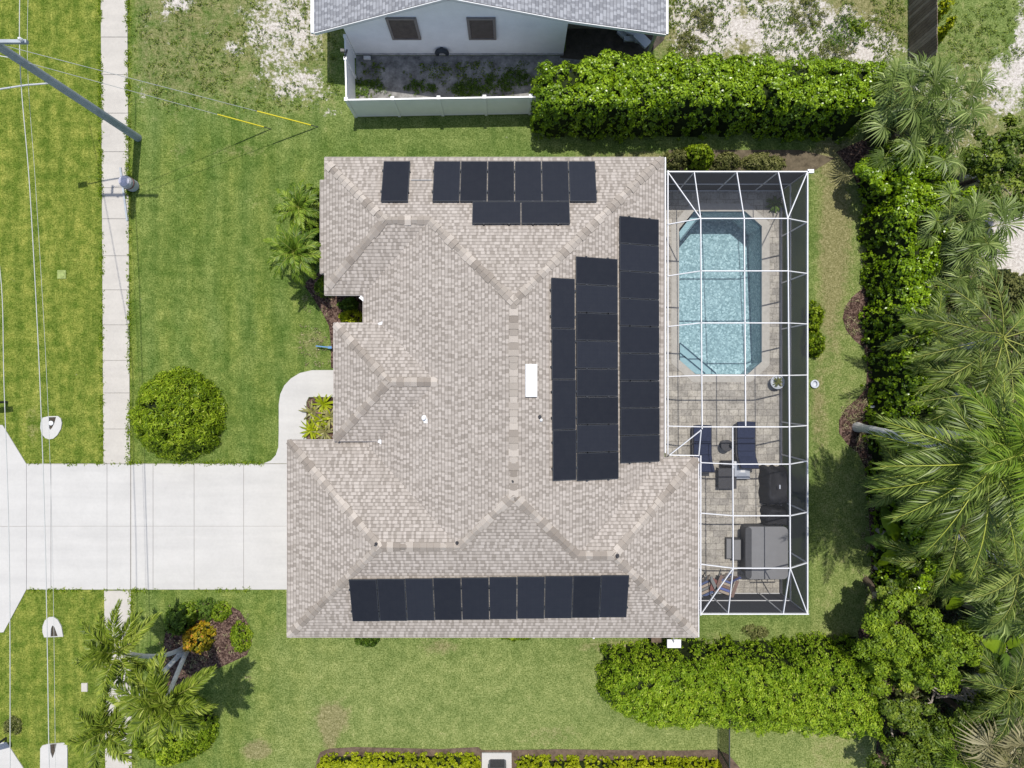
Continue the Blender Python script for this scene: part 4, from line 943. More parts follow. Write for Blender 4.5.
# brown board fence, top right
wf = thing('wooden_fence', 'brown weathered wooden board fence running off the top edge', 'fence', (16.85, 17.0, 0))
xf = 16.85
for k in range(34):
    ya = 13.2 + k * .145
    mb = MB(); mb.box((xf, ya, .98 + random.uniform(-.02, .02)), (.025, random.uniform(.120, .136), 1.92)); mb.build('board', random.choice(('wood', 'wood', 'wood2')), wf)
for z in (.35, 1.1, 1.75):
    mb = MB(); mb.beam((xf + .05, 13.1, z), (xf + .05, 18.1, z), .04, .09); mb.build('rail', 'wood', wf)
# black chain-link fence, bottom
cf = thing('chain_link_fence', 'black chain-link fence at the bottom right between hedge and lawn', 'fence', (8.85, -15, 0))
xf2 = 8.78
mb = MB(); mb.add([(xf2, -13.4, .05), (xf2, -19.5, .05), (xf2, -19.5, 1.40), (xf2, -13.4, 1.40)], [(0, 1, 2, 3)]); mb.build('mesh', 'chain', cf)
mb = MB(); mb.beam((xf2, -13.4, 1.42), (xf2, -19.5, 1.42), .045, .045); mb.build('top_rail', 'blackalu', cf)
for y in (-13.5, -15.5, -17.5, -19.4): mb = MB(); mb.tube([(xf2, y, 0), (xf2, y, 1.46)], .035, 8); mb.build('post', 'blackalu', cf)

# ================================================================== UTILITIES
base = Vector((-15.88, 10.45, 0))
up = thing('utility_pole', 'tall grey utility pole beside the sidewalk leaning out of the picture', 'utility pole', base)
mb = MB(); mb.tube([base, base + Vector((0, 0, 5)), base + Vector((0, 0, 11))], [.165, .145, .12], 16); mb.build('pole', 'pole', up, smooth=False)
mb = MB(); mb.beam(base + Vector((-1.35, 0.02, 8.1)), base + Vector((1.05, .02, 8.1)), .10, .12); mb.build('crossarm', 'pole', up)
for dx in (-1.25, -.65, .95): mb = MB(); mb.lathe(base + Vector((dx, .02, 8.16)), [(.02, 0), (.06, .04), (.045, .08), (.06, .12), (.03, .18), (0, .19)], 10); mb.build('insulator', 'white', up)
mb = MB(); p = base + Vector((0, 0, 5.3)); mb.tube([p, p + Vector((-.9, -.12, .10)), p + Vector((-2.0, -.30, .12))], .03, 8); la = mb.build('lamp_arm', 'galv', up)
mb = MB(); q = p + Vector((-2.2, -.33, .12)); mb.lathe(q, [(0, -.08), (.10, -.07), (.13, 0), (.09, .07), (0, .08)], 12); mb.box(q + Vector((-.02, 0, .02)), (.40, .20, .10), Matrix.Rotation(.15, 3, 'Z')); mb.build('lamp_head', 'galv', la)
mb = MB(); mb.box(base + Vector((-.26, .10, 6.9)), (.12, .12, .16)); mb.beam(base + Vector((-.2, .06, 6.9)), base + Vector((0, 0, 6.9)), .05, .05); mb.build('bracket', 'galv', up)
mb = MB(); mb.tube([base + Vector((-.9, .1, 7.1)), base + Vector((-.9, .1, 8.05))], .05, 8); mb.tube([base + Vector((-.9, .1, 7.2)), base + Vector((-.3, .08, 6.95))], .012, 5); mb.build('cutout_switch', 'white', up)
def wire(name, pts, r, label, cat='overhead wire'):
    P = [Vector(p) for p in pts]; Q = []
    for i in range(len(P) - 1):
        p0, p1, p2, p3 = P[max(i - 1, 0)], P[i], P[i + 1], P[min(i + 2, len(P) - 1)]
        for k in range(8):
            t = k / 8; Q.append(.5 * ((2 * p1) + (p2 - p0) * t + (2 * p0 - 5 * p1 + 4 * p2 - p3) * t * t + (3 * p1 - p0 - 3 * p2 + p3) * t ** 3))
    Q.append(P[-1]); mb = MB(); mb.tube(Q, r, 6); return tag(mb.build(name, 'cable', smooth=True), label, cat)
wire('overhead_wire', [G(21, -60, 7.0), G(20, 62, 7.0), G(30, 192, 6.8), G(40, 384, 6.6), G(46, 576, 6.6), G(50, 830, 6.8)], .0145, 'thickest pale overhead cable running down the verge past the culvert ends')
wire('overhead_wire', [G(30, -60, 6.4), G(27.5, 62, 6.3), G(36, 192, 6.2), G(47, 384, 6.1), G(53, 576, 6.1), G(56, 830, 6.2)], .006, 'thin faint overhead wire just right of the thickest cable')
wire('overhead_wire', [G(-75, -70, 8.3), G(-50, 42, 8.2), G(-22, 160, 7.9), G(0, 270, 7.7), G(4, 384, 7.6), G(8.5, 520, 7.6), G(10, 640, 7.6), G(10, 830, 7.8)], .013, 'pale overhead wire at the far left edge of the picture')
gcol = 'guy wires of the utility pole'
def guy(anchor, z, gl, label):
    t = thing('guy_wire', label, 'guy wire', anchor, gcol); a = Vector(anchor); b = base + Vector((.1, 0, z)); d = (b - a).normalized()
    mb = MB(); mb.tube([a, b], .010, 6); mb.build('cable', 'cable', t)
    mb = MB(); mb.tube([a + d * .35, a + d * (.35 + gl)], .028, 8); mb.build('guard', 'yellow', t)
    mb = MB(); mb.tube([a - d * .1, a + d * .4], .018, 6); mb.build('anchor_rod', 'charcoal', t)
guy(G(318, 127), 8.0, 2.35, 'guy wire with yellow guard nearer the white fence')
guy(G(271, 129), 6.8, 2.0, 'guy wire with yellow guard nearer the utility pole')
b = G(133.5, 186); t = thing('cable_pedestal', 'squat grey-white cable pedestal beside the sidewalk below the pole', 'cable pedestal', b)
mb = MB(); mb.lathe(b, [(.24, 0), (.26, .05), (.26, .62), (.22, .74), (.12, .80), (0, .81)], 16); mb.build('housing', mat_plain('lavender_grey_plastic', (.46, .45, .50), .6, .3, var=.12), t)
mb = MB(); mb.lathe(b, [(.275, .40), (.275, .46), (.262, .47)], 16); mb.build('band', 'maroon', t)
mb = MB(); mb.beam(G(121.2, 168) + Vector((0, 0, .06)), G(128, 221) + Vector((0, 0, .06)), .075, .05); tag(mb.build('grey_bar', 'pole'), 'long thin grey batten lying along the sidewalk edge past the pedestal', 'bar')  # thin grey beam laid along the sidewalk edge
mb = MB(); b = G(62, 274.5); mb.box((b.x, b.y, .012), (.36, .36, .05)); mb.lathe((b.x, b.y, .037), [(.13, 0), (.13, .012), (0, .012)], 14); tag(mb.build('valve_cover', mat_plain('grassy_lid', (.24, .29, .10), .9, .1, var=.4)), 'square valve cover sunk in the grass of the roadside verge', 'valve cover')
mb = MB(); b = G(85, 687); mb.box((b.x, b.y, .02), (.26, .36, .06)); mb.box((b.x, b.y, .052), (.2, .3, .01)); tag(mb.build('meter_lid', 'concrete', bevel=.01), 'small pale meter lid in the verge beside the lower palm crowns', 'meter lid')

def culvert(pts, slot, label, pipe):
    c_ = G(*pipe); t = thing('culvert_end', label, 'culvert end', c_, 'concrete culvert ends in the verge')
    o = pxpoly(pts); s = pxpoly(slot)
    mb = MB(); o3 = [Vector((x, y, 0)) for x, y in o]; i3 = [Vector((x, y, 0)) for x, y in s]
    al = o3 + i3; fs = []
    for tr in tessellate_polygon([o3, i3]):
        a, b, c3 = (al[k] for k in tr); fs.append(tr if (b - a).cross(c3 - a).z > 0 else tr[::-1])
    mb.add([(p.x, p.y, .05) for p in al], fs)
    for P in (o, s):
        for k in range(len(P)): a, b = P[k], P[(k + 1) % len(P)]; mb.add([(*a, .05), (*b, .05), (*b, -.02), (*a, -.02)], [(0, 1, 2, 3)])
    mb.build('concrete_collar', 'drive', t)
    mb = MB(); mb.add([(x, y, .006) for x, y in s], [tuple(range(len(s)))]); mb.build('hole_shade_sheet', mat_plain('hole_shade', (.06, .05, .038), .95, .1, var=.5, scale=6), t)  # flat dark sheet, its colour standing for the shade in the culvert hole
    return t
ca = culvert([(43.5, 417.5), (49, 416.2), (58.5, 416), (61.5, 418.5), (62.5, 423), (61.5, 429), (58, 435), (54, 438.5), (50, 439.3), (46, 438), (42.5, 434), (41, 428), (41.5, 422)], [(49.6, 417.2), (56.8, 417), (55.5, 422), (53, 427.5), (51, 429.8), (50, 428), (49.8, 422)], 'U-shaped white concrete culvert end above the driveway', (51, 427))
mb = MB(); b = G(52.4, 423); mb.lathe(b, [(.09, .05), (.10, .10), (.05, .13), (0, .135)], 12); mb.build('cap_stone', 'white', ca)
culvert([(43.3, 626), (45.5, 620), (49.5, 616.8), (54, 616.5), (58.5, 619.5), (62, 626), (63.8, 636.3), (45, 637), (43.2, 632)], [(51.3, 636.2), (51.8, 628), (53.2, 625), (55.2, 626.5), (58.5, 635.8)], 'U-shaped white concrete culvert end just below the driveway', (53, 628))
culvert([(40.5, 800), (41, 748), (43, 745), (48, 743.6), (67, 742), (68, 744), (68, 800)], [(50.8, 743.8), (57.3, 743), (56, 750), (53.3, 757.5), (51.2, 752)], 'square white concrete culvert end at the bottom left edge', (53, 755))

def mailbox(px, py, yaw, label):
    b = G(px, py); t = thing('mailbox', label, 'mailbox', b, 'black roadside mailboxes'); R = Matrix.Rotation(yaw, 3, 'Z')
    mb = MB(); mb.tube([b, b + Vector((0, 0, 1.0))], .05, 8); mb.build('post', 'blackalu', t)
    mb = MB(); pr = [(-.10, 0), (-.10, .14), (-.07, .20), (0, .225), (.07, .20), (.10, .14), (.10, 0)]
    V = [b + R @ Vector((x, y, 1.0 + z)) for x in (-.28, .28) for y, z in pr]; k = len(pr)
    mb.add(V, [tuple(range(k))[::-1], tuple(range(k, 2 * k))] + [(i, (i + 1) % k, k + (i + 1) % k, k + i) for i in range(k)]); mb.build('box', 'blackalu', t)
    mb = MB(); mb.box(b + R @ Vector((-.1, .115, 1.2)), (.14, .01, .06), R); mb.build('flag', 'maroon', t)
mailbox(7, 402, .1, 'black mailbox on a post at the left edge above the driveway'); mailbox(6, 738, .25, 'black mailbox on a post at the bottom left beside the low dry shrub')

mb = MB(); b = G(674, 643.5, 1.6); mb.box((b.x, b.y, 1.6), (.56, .34, .07)); wb = thing('antenna_panel', 'white flat box on a bracket off the bottom right of the roof', 'antenna', (b.x, b.y, 1.6))
mb.build('box_body', 'white', wb, bevel=.015); mb2 = MB(); mb2.tube([(b.x, b.y, 1.57), (b.x - .15, b.y + .5, 2.2), (b.x - .3, -9.5, 2.45)], .02, 6); mb2.tube([(b.x, b.y, 1.57), (b.x, -9.25, 1.5)], .02, 6); mb2.build('bracket', 'galv', wb)
mb = MB(); b = G(655, 636, .3); mb.box((b.x, b.y, .32), (.42, .24, .64)); mb.box((b.x, b.y, .655), (.46, .28, .03)); tag(mb.build('pump_box', 'barkd', bevel=.01), 'dark red-brown pump box against the wall left of the white bracket box', 'pump box')
mb = MB(); b = G(593.5, 637); mb.lathe((b.x, b.y, 0), [(.04, 0), (.05, .10), (0, .12)], 8); tag(mb.build('sprinkler_head', 'white'), 'tiny white sprinkler head below the bottom eave', 'sprinkler')
ac = G(497.5, 772); t = thing('ac_unit', 'grey air conditioner on a white pad at the bottom edge', 'air conditioner', (ac.x, ac.y - .2, 0))
mb = MB(); mb.prism(pxpoly([(482, 752), (511.5, 752), (512, 810), (482, 810)]), -.05, .09); mb.build('concrete_pad', 'drive', t)
cxa, cya = G(497.5, 760).x, G(497.5, 757).y
mb = MB(); mb.box((cxa, cya - .46, .46), (.74, .84, .70)); mb.build('cabinet', 'acgrey', t, bevel=.05)
mb = MB()
for k in range(9): mb.box((cxa, cya - .035, .18 + k * .07), (.60, .03, .035))
mb.build('louver', 'spadark', t); mb = MB(); mb.box((cxa, cya - .46, .83), (.78, .88, .05)); tp = mb.build('top_panel', 'palegrey', t, bevel=.02)
mb = MB(); mb.lathe((cxa, cya - .46, .856), [(.3, 0), (.3, .02), (.26, .02), (.26, .005), (0, .005)], 20); mb.build('fan_grille', 'spadark', tp)
mb = MB(); b = G(808, 386); b = G(814, 384); mb.tube([(b.x + .13 * math.cos(a), b.y + .15 * math.sin(a), .06 + .01 * a / 6) for a in np.linspace(0, 12.4, 40)], .03, 6); mb.lathe((b.x, b.y, 0), [(.16, 0), (.18, .10), (.15, .10), (.13, .02), (0, .02)], 16); tag(mb.build('hose_pot', 'palegrey', smooth=True), 'grey hose pot with coiled hose on the grass outside the right cage wall', 'hose pot')
mb = MB(); mb.beam(G(316, 346, .25), G(331, 347.5, .3), .05, .04); mb.beam(G(321, 346.4, .25), G(321, 346.6, 0.0), .03, .03); mb.box(G(330, 347.4, .3), (.16, .10, .07)); tag(mb.build('garden_sprayer', 'blue'), 'blue garden tap sticking out from under the entry roof', 'garden tap')
mb = MB(); b = G(884, 569, .3); mb.tube([b + Vector((-.28, .05, -.25)), b + Vector((.3, -.02, .2))], [.13, .11], 10); tag(mb.build('log', 'timber'), 'short pale cut log lying at the foot of the right-hand hedge', 'log')
mb = MB(); b = G(874, 407, .2); mb.tube([b + Vector((-.2, .02, .05)), b + Vector((.9, -.05, .35))], [.05, .06], 8); tag(mb.build('fallen_branch', 'pole'), 'grey fallen branch beside the leaning palm trunk in the hedge', 'branch')
# ================================================================== VEGETATION
def unit(a): return a / (np.linalg.norm(a, axis=-1, keepdims=True) + 1e-9)
def leaf_quads(pos, nrm, Ln, Wd, rng, fold=.18):
    n = len(pos); nrm = unit(nrm); r = rng.normal(size=(n, 3)); t = unit(r - (r * nrm).sum(1, keepdims=True) * nrm); b = np.cross(nrm, t)
    Ln = Ln[:, None]; Wd = Wd[:, None]
    V = np.stack([pos - t * Ln * .5, pos + b * Wd * .5 + nrm * Wd * fold + t * Ln * .05, pos + t * Ln * .5 - nrm * Ln * .08, pos - b * Wd * .5 + nrm * Wd * fold + t * Ln * .05], 1).reshape(-1, 3)
    return V, np.arange(4 * n).reshape(n, 4)
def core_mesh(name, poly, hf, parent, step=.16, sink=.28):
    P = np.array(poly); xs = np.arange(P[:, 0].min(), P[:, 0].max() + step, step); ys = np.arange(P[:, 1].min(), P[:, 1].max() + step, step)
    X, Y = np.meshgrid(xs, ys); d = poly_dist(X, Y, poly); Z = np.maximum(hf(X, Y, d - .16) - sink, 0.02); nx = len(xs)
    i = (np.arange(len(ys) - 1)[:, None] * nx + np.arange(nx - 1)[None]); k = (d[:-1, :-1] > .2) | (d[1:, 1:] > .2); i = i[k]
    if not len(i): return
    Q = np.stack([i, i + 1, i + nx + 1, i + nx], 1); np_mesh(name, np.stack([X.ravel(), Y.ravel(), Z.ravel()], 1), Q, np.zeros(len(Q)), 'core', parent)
def clump_foliage(poly, hf, ntip, per, L0, W0, rng, side=.3, spread=.10, tilt=.75, lvseed=0, bright=.08, cr=0., ca=0.):
    """rosettes of leaves at shoot tips that fill the space under a height field"""
    P = np.array(poly); lo, hi = P.min(0), P.max(0); m = ntip * 4
    x = rng.uniform(lo[0], hi[0], m); y = rng.uniform(lo[1], hi[1], m); d = poly_dist(x, y, poly); k = d > 0.0; x, y, d = x[k][:ntip], y[k][:ntip], d[k][:ntip]
    ct = 0
    if cr:
        K_ = int(max(8, abs(sum(P[i][0] * P[i - 1][1] - P[i - 1][0] * P[i][1] for i in range(len(P)))) / 2 / (cr * cr) * .62)); cxx = rng.uniform(lo[0], hi[0], K_ * 3); cyy = rng.uniform(lo[1], hi[1], K_ * 3); kk = poly_dist(cxx, cyy, poly) > -.02; cxx, cyy = cxx[kk][:K_], cyy[kk][:K_]
        co_ = rng.normal(size=len(cxx)); cs = cr * rng.uniform(.7, 1.3, len(cxx)); best = np.full(len(x), 9.); bi = np.zeros(len(x), int)
        for q in range(len(cxx)):
            dd = np.hypot(x - cxx[q], y - cyy[q]) / cs[q]; b_ = dd < best; best[b_] = dd[b_]; bi[b_] = q
        keep = (best < 1.0) | (rng.random(len(x)) < .10); x, y, d, best, bi = x[keep], y[keep], d[keep], best[keep], bi[keep]; ct = co_[bi]; vx, vy = (x - cxx[bi]), (y - cyy[bi])
    h = hf(x, y, d); e = .12; gx = (hf(x + e, y, poly_dist(x + e, y, poly)) - h) / e; gy = (hf(x, y + e, poly_dist(x, y + e, poly)) - h) / e
    if cr:
        h = np.maximum(h + ca * ((1 - np.minimum(best, 1.3) ** 2) + .55 * ct - .45) * np.clip(h / .8, .2, 1), .05); gx = gx - ca * -2 * vx / cr ** 2 * -1 * .9; gy = gy - ca * -2 * vy / cr ** 2 * -1 * .9
    n = len(x); dep = rng.exponential(.10, n); s = rng.random(n) < side; z = np.where(s, h * rng.random(n), h - dep); z = np.maximum(z, .05)
    tipn = unit(np.stack([-np.clip(gx, -3, 3), -np.clip(gy, -3, 3), np.ones(n)], 1))
    tip = np.stack([x, y, z], 1); N_ = n * per
    T_ = np.repeat(tip, per, 0); TN = np.repeat(tipn, per, 0); dr = unit(rng.normal(size=(N_, 3))); dr = unit(dr + TN * .45)
    pos = T_ + dr * spread * rng.uniform(.35, 1.15, (N_, 1)); nrm = unit(TN * 1.0 + dr * .55 + rng.normal(size=(N_, 3)) * tilt * .5 + np.array([0, 0, .35]))
    V, Q = leaf_quads(pos, nrm, L0 * rng.uniform(.65, 1.25, N_), W0 * rng.uniform(.7, 1.2, N_), rng)
    tl = np.repeat(.5 + .20 * rng.normal(size=n) + .12 * ct + .5 * (fbm(x / 1.4, y / 1.4, lvseed) - .5), per); lv = np.clip(tl + .16 * rng.normal(size=N_), 0, .95)
    lv[rng.random(N_) < bright * .3] = 1.0
    return V, Q, lv
def hedge(name, label, cat, poly, Hm, ew, amp, ntip, per, Lf, Wf, mat, seed, group=None, pw=2.4, side=.3, sink=.30, nz=.7, base=0.0, spread=.10, cr=0., ca=0.):
    rng = np.random.default_rng(seed); P = np.array(poly); c = P.mean(0); t = thing(name, label, cat, (c[0], c[1], base), group)
    def hf(x, y, d):
        e = np.clip(d / ew, 0, 1); top = Hm * (1 - (1 - e) ** pw)
        return base + np.maximum(top + amp * 2 * (fbm(x / nz, y / nz, seed, 3) - .5) * np.clip(d / .3 + .25, 0, 1) + amp * .8 * (vnoise(x / .28, y / .28, seed + 3) - .5), .04)
    V, Q, lv = clump_foliage(poly, hf, ntip, per, Lf, Wf, rng, side, spread, lvseed=seed, cr=cr, ca=ca); np_mesh('foliage', V, Q, lv, mat, t)
    if sink < Hm * .9 and (P[:, 0].max() - P[:, 0].min()) * (P[:, 1].max() - P[:, 1].min()) > 1.3 and Hm > .55: core_mesh('shade_core', poly, hf, t, sink=sink)  # solid core inside the leaves, coloured as the dark shade in their gaps
    return t
def ragged(pts, amp, seed, z=0.0, step=.35):
    """outline with an uneven edge"""
    P = [Vector(G2(x, y, z)) for x, y in pts]; out = []; r = random.Random(seed)
    for i in range(len(P)):
        a, b = P[i], P[(i + 1) % len(P)]; k = max(1, int((b - a).length / step)); nrm = Vector(((b - a).y, -(b - a).x)).normalized()
        for j in range(k): out.append(tuple(a.lerp(b, j / k) + nrm * r.uniform(-amp, amp)))
    return out
def circle(px, py, r, z=0.0, amp=.06, seed=0, n=28, sy=1.0):
    c = G(px, py, z); rr = random.Random(seed); return [(c.x + (r + rr.uniform(-amp, amp)) * math.cos(2 * PI * k / n), c.y + sy * (r + rr.uniform(-amp, amp)) * math.sin(2 * PI * k / n)) for k in range(n)]
def wpoly(pts, amp, seed, step=.35):
    return ragged([(x * F / H + 512, 384 - y * F / H) for x, y in pts], amp, seed, 0, step)

# the clipped and unclipped hedges
hedge('hedge', 'long glossy dark-green hedge along the top, right of the white fence', 'hedge', wpoly([(.6, 10.5), (3.2, 10.3), (4.2, 10.4), (7, 10.5), (10, 10.5), (14.4, 10.4), (14.6, 12.6), (10, 12.7), (6, 12.8), (3.5, 13.0), (1.0, 12.4)], .2, 3), 2.95, .5, .26, 8600, 9, .112, .064, 'lf_clusia', 21, pw=3.6, side=.42, cr=.20, ca=.13)
hedge('hedge', 'long glossy hedge down the right side behind the black mulch bed', 'hedge', wpoly([(14.8, 9.6), (14.85, 4), (15.0, 0), (15.15, -4), (15.2, -8.6), (17.0, -8.6), (17.0, -2), (17.0, 4), (17.1, 9.6)], .2, 5), 2.6, .55, .34, 7600, 9, .125, .072, 'lf_clusia', 22, pw=3.2, side=.42, nz=.9, cr=.25, ca=.17)
hedge('hedge', 'broad yellow-green hedge below the pool cage, right of the bottom lawn', 'hedge', wpoly([(3.75, -11.15), (5.5, -10.95), (8, -10.8), (11, -10.75), (14.6, -10.6), (14.9, -14.2), (13.4, -14.3), (10, -13.95), (8, -13.8), (5.9, -13.85), (4.55, -13.6), (3.75, -12.9), (3.5, -12.0)], .2, 7), 2.35, .65, .32, 11500, 9, .098, .046, 'lf_ficus', 23, pw=3.0, side=.36, nz=.7, cr=.18, ca=.14)
hedge('hedge', 'low lime-green clipped hedge at the bottom, left of the air conditioner', 'hedge', pxpoly([(316, 790), (318, 764), (323, 754.5), (335, 752), (400, 752.5), (478, 753), (480, 756), (480, 790)]), .62, .25, .06, 3000, 9, .095, .055, 'lf_low', 24, side=.15, sink=.08, nz=.4, spread=.06, cr=.14, ca=.03)
hedge('hedge', 'low lime-green clipped hedge at the bottom, right of the air conditioner', 'hedge', pxpoly([(514.5, 790), (515.5, 758), (521, 755), (600, 755.5), (680, 756.5), (716, 757.5), (720, 764), (721, 790)]), .62, .25, .06, 3800, 9, .095, .055, 'lf_low', 25, side=.15, sink=.08, nz=.4, spread=.06, cr=.14, ca=.03)
# shrubs
def dome(name, label, cat, px, py, r, Hm, ntip, per, Lf, Wf, mat, seed, group=None, ew=None, amp=.1, sy=1.0, pw=2.2, sink=.25, nz=.5, spread=.09, side=.35, z=.5, ea=.06, cr=None, ca=None):
    return hedge(name, label, cat, circle(px, py, r, z * Hm, ea, seed, sy=sy), Hm, ew or r * .95, amp, ntip, per, Lf, Wf, mat, seed, group, pw, side, sink, nz, 0, spread, cr if cr is not None else min(.26, r * .3), ca if ca is not None else min(.16, .14 * Hm))
dome('round_bush', 'big round bright-green bush alone on the lawn above the driveway', 'bush', 174, 415.5, 1.92, 2.1, 2600, 9, .18, .042, 'lf_round', 31, amp=.30, pw=2.0, spread=.15, z=.3, nz=.42, ea=.09)
b = G(178, 412); 
dome('bush', 'leafy lime-green bush under the lowest palm crowns at bottom left', 'bush', 166, 738, 1.75, 2.0, 1900, 9, .12, .06, 'lf_round', 32, amp=.2, sy=.8)
dome('croton_bush', 'orange and yellow croton bush in the island mulch bed', 'croton', 196, 641, .62, 1.0, 330, 8, .13, .06, 'lf_croton', 33, amp=.1)
for i, (x, y, r, l) in enumerate(((188, 613, .46, 'left'), (204, 611, .50, 'middle'), (219, 613, .44, 'right'))):
    dome('mound_shrub', f'{l} one of the three low green mounds along the island bed top', 'shrub', x, y, r, .5, 260, 8, .07, .04, 'lf_dark' if i == 1 else 'lf_bush', 40 + i, 'low green mounds in the island bed', amp=.04, sink=.12, spread=.06)
dome('mound_shrub', 'low green mound alone at the right end of the island bed', 'shrub', 239, 638, .46, .5, 420, 8, .07, .04, 'lf_bush', 44, 'low green mounds in the island bed', amp=.05, sink=.12, spread=.06, sy=1.45)
dome('bush', 'deep-green bush left of the croton under the palm trunks', 'bush', 176, 622, .62, 1.0, 300, 8, .12, .06, 'lf_dark', 45, amp=.12)
dome('shrub', 'small yellow-green shrub beneath the palms at the roof corner step', 'shrub', 323, 287, .42, .7, 150, 8, .11, .05, 'lf_bush', 46)
dome('shrub', 'light yellow-green shrub in the roof notch by the entry', 'shrub', 350, 317, .46, .7, 200, 8, .11, .05, 'lf_low', 47, sy=.7)
dome('shrub', 'dark shrub deep in the roof notch', 'shrub', 347, 304, .40, .7, 120, 8, .11, .05, 'lf_dark', 48, sy=.7)
dome('shrub', 'added dark shrub standing for the shade under the lower of the two feathery front palms', 'shrub', 306, 246, .75, .7, 380, 8, .11, .05, 'lf_dark', 190)  # these two shrubs are added as the dark shade around the front palms
dome('shrub', 'added dark shrub standing for the shade under the upper of the two feathery front palms', 'shrub', 309, 214, .6, .7, 300, 8, .11, .05, 'lf_dark', 191)
dome('shrub', 'slim green shrub against the eave above the two front palms', 'shrub', 317, 196, .40, 1.6, 160, 8, .13, .05, 'lf_bush', 49)
dome('shrub', 'low green shrub half hidden under the bottom eave, left of centre', 'shrub', 366, 641, .50, .8, 330, 8, .09, .05, 'lf_dark', 50, sy=.6, group=None)
mb_sh = dome('shrub', 'wide low shrub strip showing under the bottom eave near the panels', 'shrub', 516, 636, .75, .7, 330, 8, .09, .05, 'lf_bush', 51, sy=.35)
dome('shrub', 'bright light-green shrub above the top cage wall', 'shrub', 699, 155, .72, 1.3, 380, 8, .14, .06, 'lf_bush', 52, amp=.2, sy=.8)
dome('shrub', 'dusty olive shrub left of the bright one above the cage', 'shrub', 678, 158, .55, 1.0, 260, 8, .10, .05, 'lf_grey', 53, amp=.15, sy=.8)
dome('shrub', 'brownish olive shrub above the middle of the cage top', 'shrub', 727, 161, .62, .8, 300, 8, .10, .05, 'lf_grey', 54, amp=.15, sy=.7)
dome('shrub', 'wide dusty shrub above the right half of the cage top', 'shrub', 765, 162, 1.0, .7, 380, 8, .10, .05, 'lf_grey', 55, amp=.15, sy=.45)
dome('shrub', 'light-green shrub against the right cage wall, upper one', 'shrub', 815, 317, .42, .8, 220, 8, .12, .055, 'lf_bush', 56, sy=1.5)
dome('shrub', 'deeper green shrub against the right cage wall, lower one', 'shrub', 816, 343, .44, .9, 260, 8, .12, .055, 'lf_bush', 57, sy=1.4)
dome('shrub', 'sparse dry dark shrub between the roof corner and the lower hedge', 'shrub', 755, 634, .62, .5, 160, 7, .09, .04, 'lf_grey', 58, sy=.45)
dome('shrub', 'low dry shrub beside the bottom left mailbox', 'shrub', 10, 728, .34, .5, 160, 8, .07, .035, 'lf_grey', 59, amp=.08, sink=.14)
dome('shrub', 'dark low tuft in the dirt yard, left of the hose', 'shrub', 368, 88, 0.7, .14, 170, 7, .09, .03, 'lf_dark', 60, sink=.3, sy=.5, ea=.22, amp=.12)
dome('shrub', 'dark low tuft in the dirt yard, below the right window', 'shrub', 470, 90, 0.8, .14, 190, 7, .09, .03, 'lf_dark', 61, sink=.3, sy=.5, ea=.22, amp=.12)
dome('shrub', 'dark low tuft in the dirt yard, beside the hedge end', 'shrub', 508, 80, 0.8999999999999999, .14, 220, 7, .09, .03, 'lf_dark', 62, sink=.3, sy=.5, ea=.22, amp=.12)
dome('shrub', 'dark low tuft in the dirt yard, below the hose', 'shrub', 420, 88, 0.6000000000000001, .14, 130, 7, .09, .03, 'lf_dark', 63, sink=.3, sy=.5, ea=.22, amp=.12)
for i, (x, y, r, m, l) in enumerate(((845, 32, .75, 'lf_dark', 'round green weed bush in the sand at the top right'), (861, 25, .4, 'lf_bush', 'small bright yellow-green bush in the sand at the top right'), (703, 18, .55, 'lf_grey', 'low olive weed patch in the sand right of the grey roof'), (690, 42, .5, 'lf_grey', 'low olive weed patch in the sand above the hedge'), (806, 12, .8, 'lf_grey', 'low olive weed patch at the top edge in the sand'), (838, 60, 1.0, 'lf_grey', 'olive weeds just above the right end of the top hedge'))):
    dome('weed_clump', l, 'weeds', x, y, r, .35, int(230 * r), 8, .09, .035, m, 70 + i, 'weed clumps in the sandy lot', amp=.12, sink=.4, ea=.3 * r)
for i, (x, y, l) in enumerate(((941, 10, 'top'), (943, 28, 'bottom'))): dome('vine_clump', f'{l} yellow-green vine clump spilling over the brown wooden fence', 'vine', x, y, .34, 1.4, 150, 8, .14, .08, 'lf_low', 78 + i, 'vine clumps on the wooden fence', amp=.1)

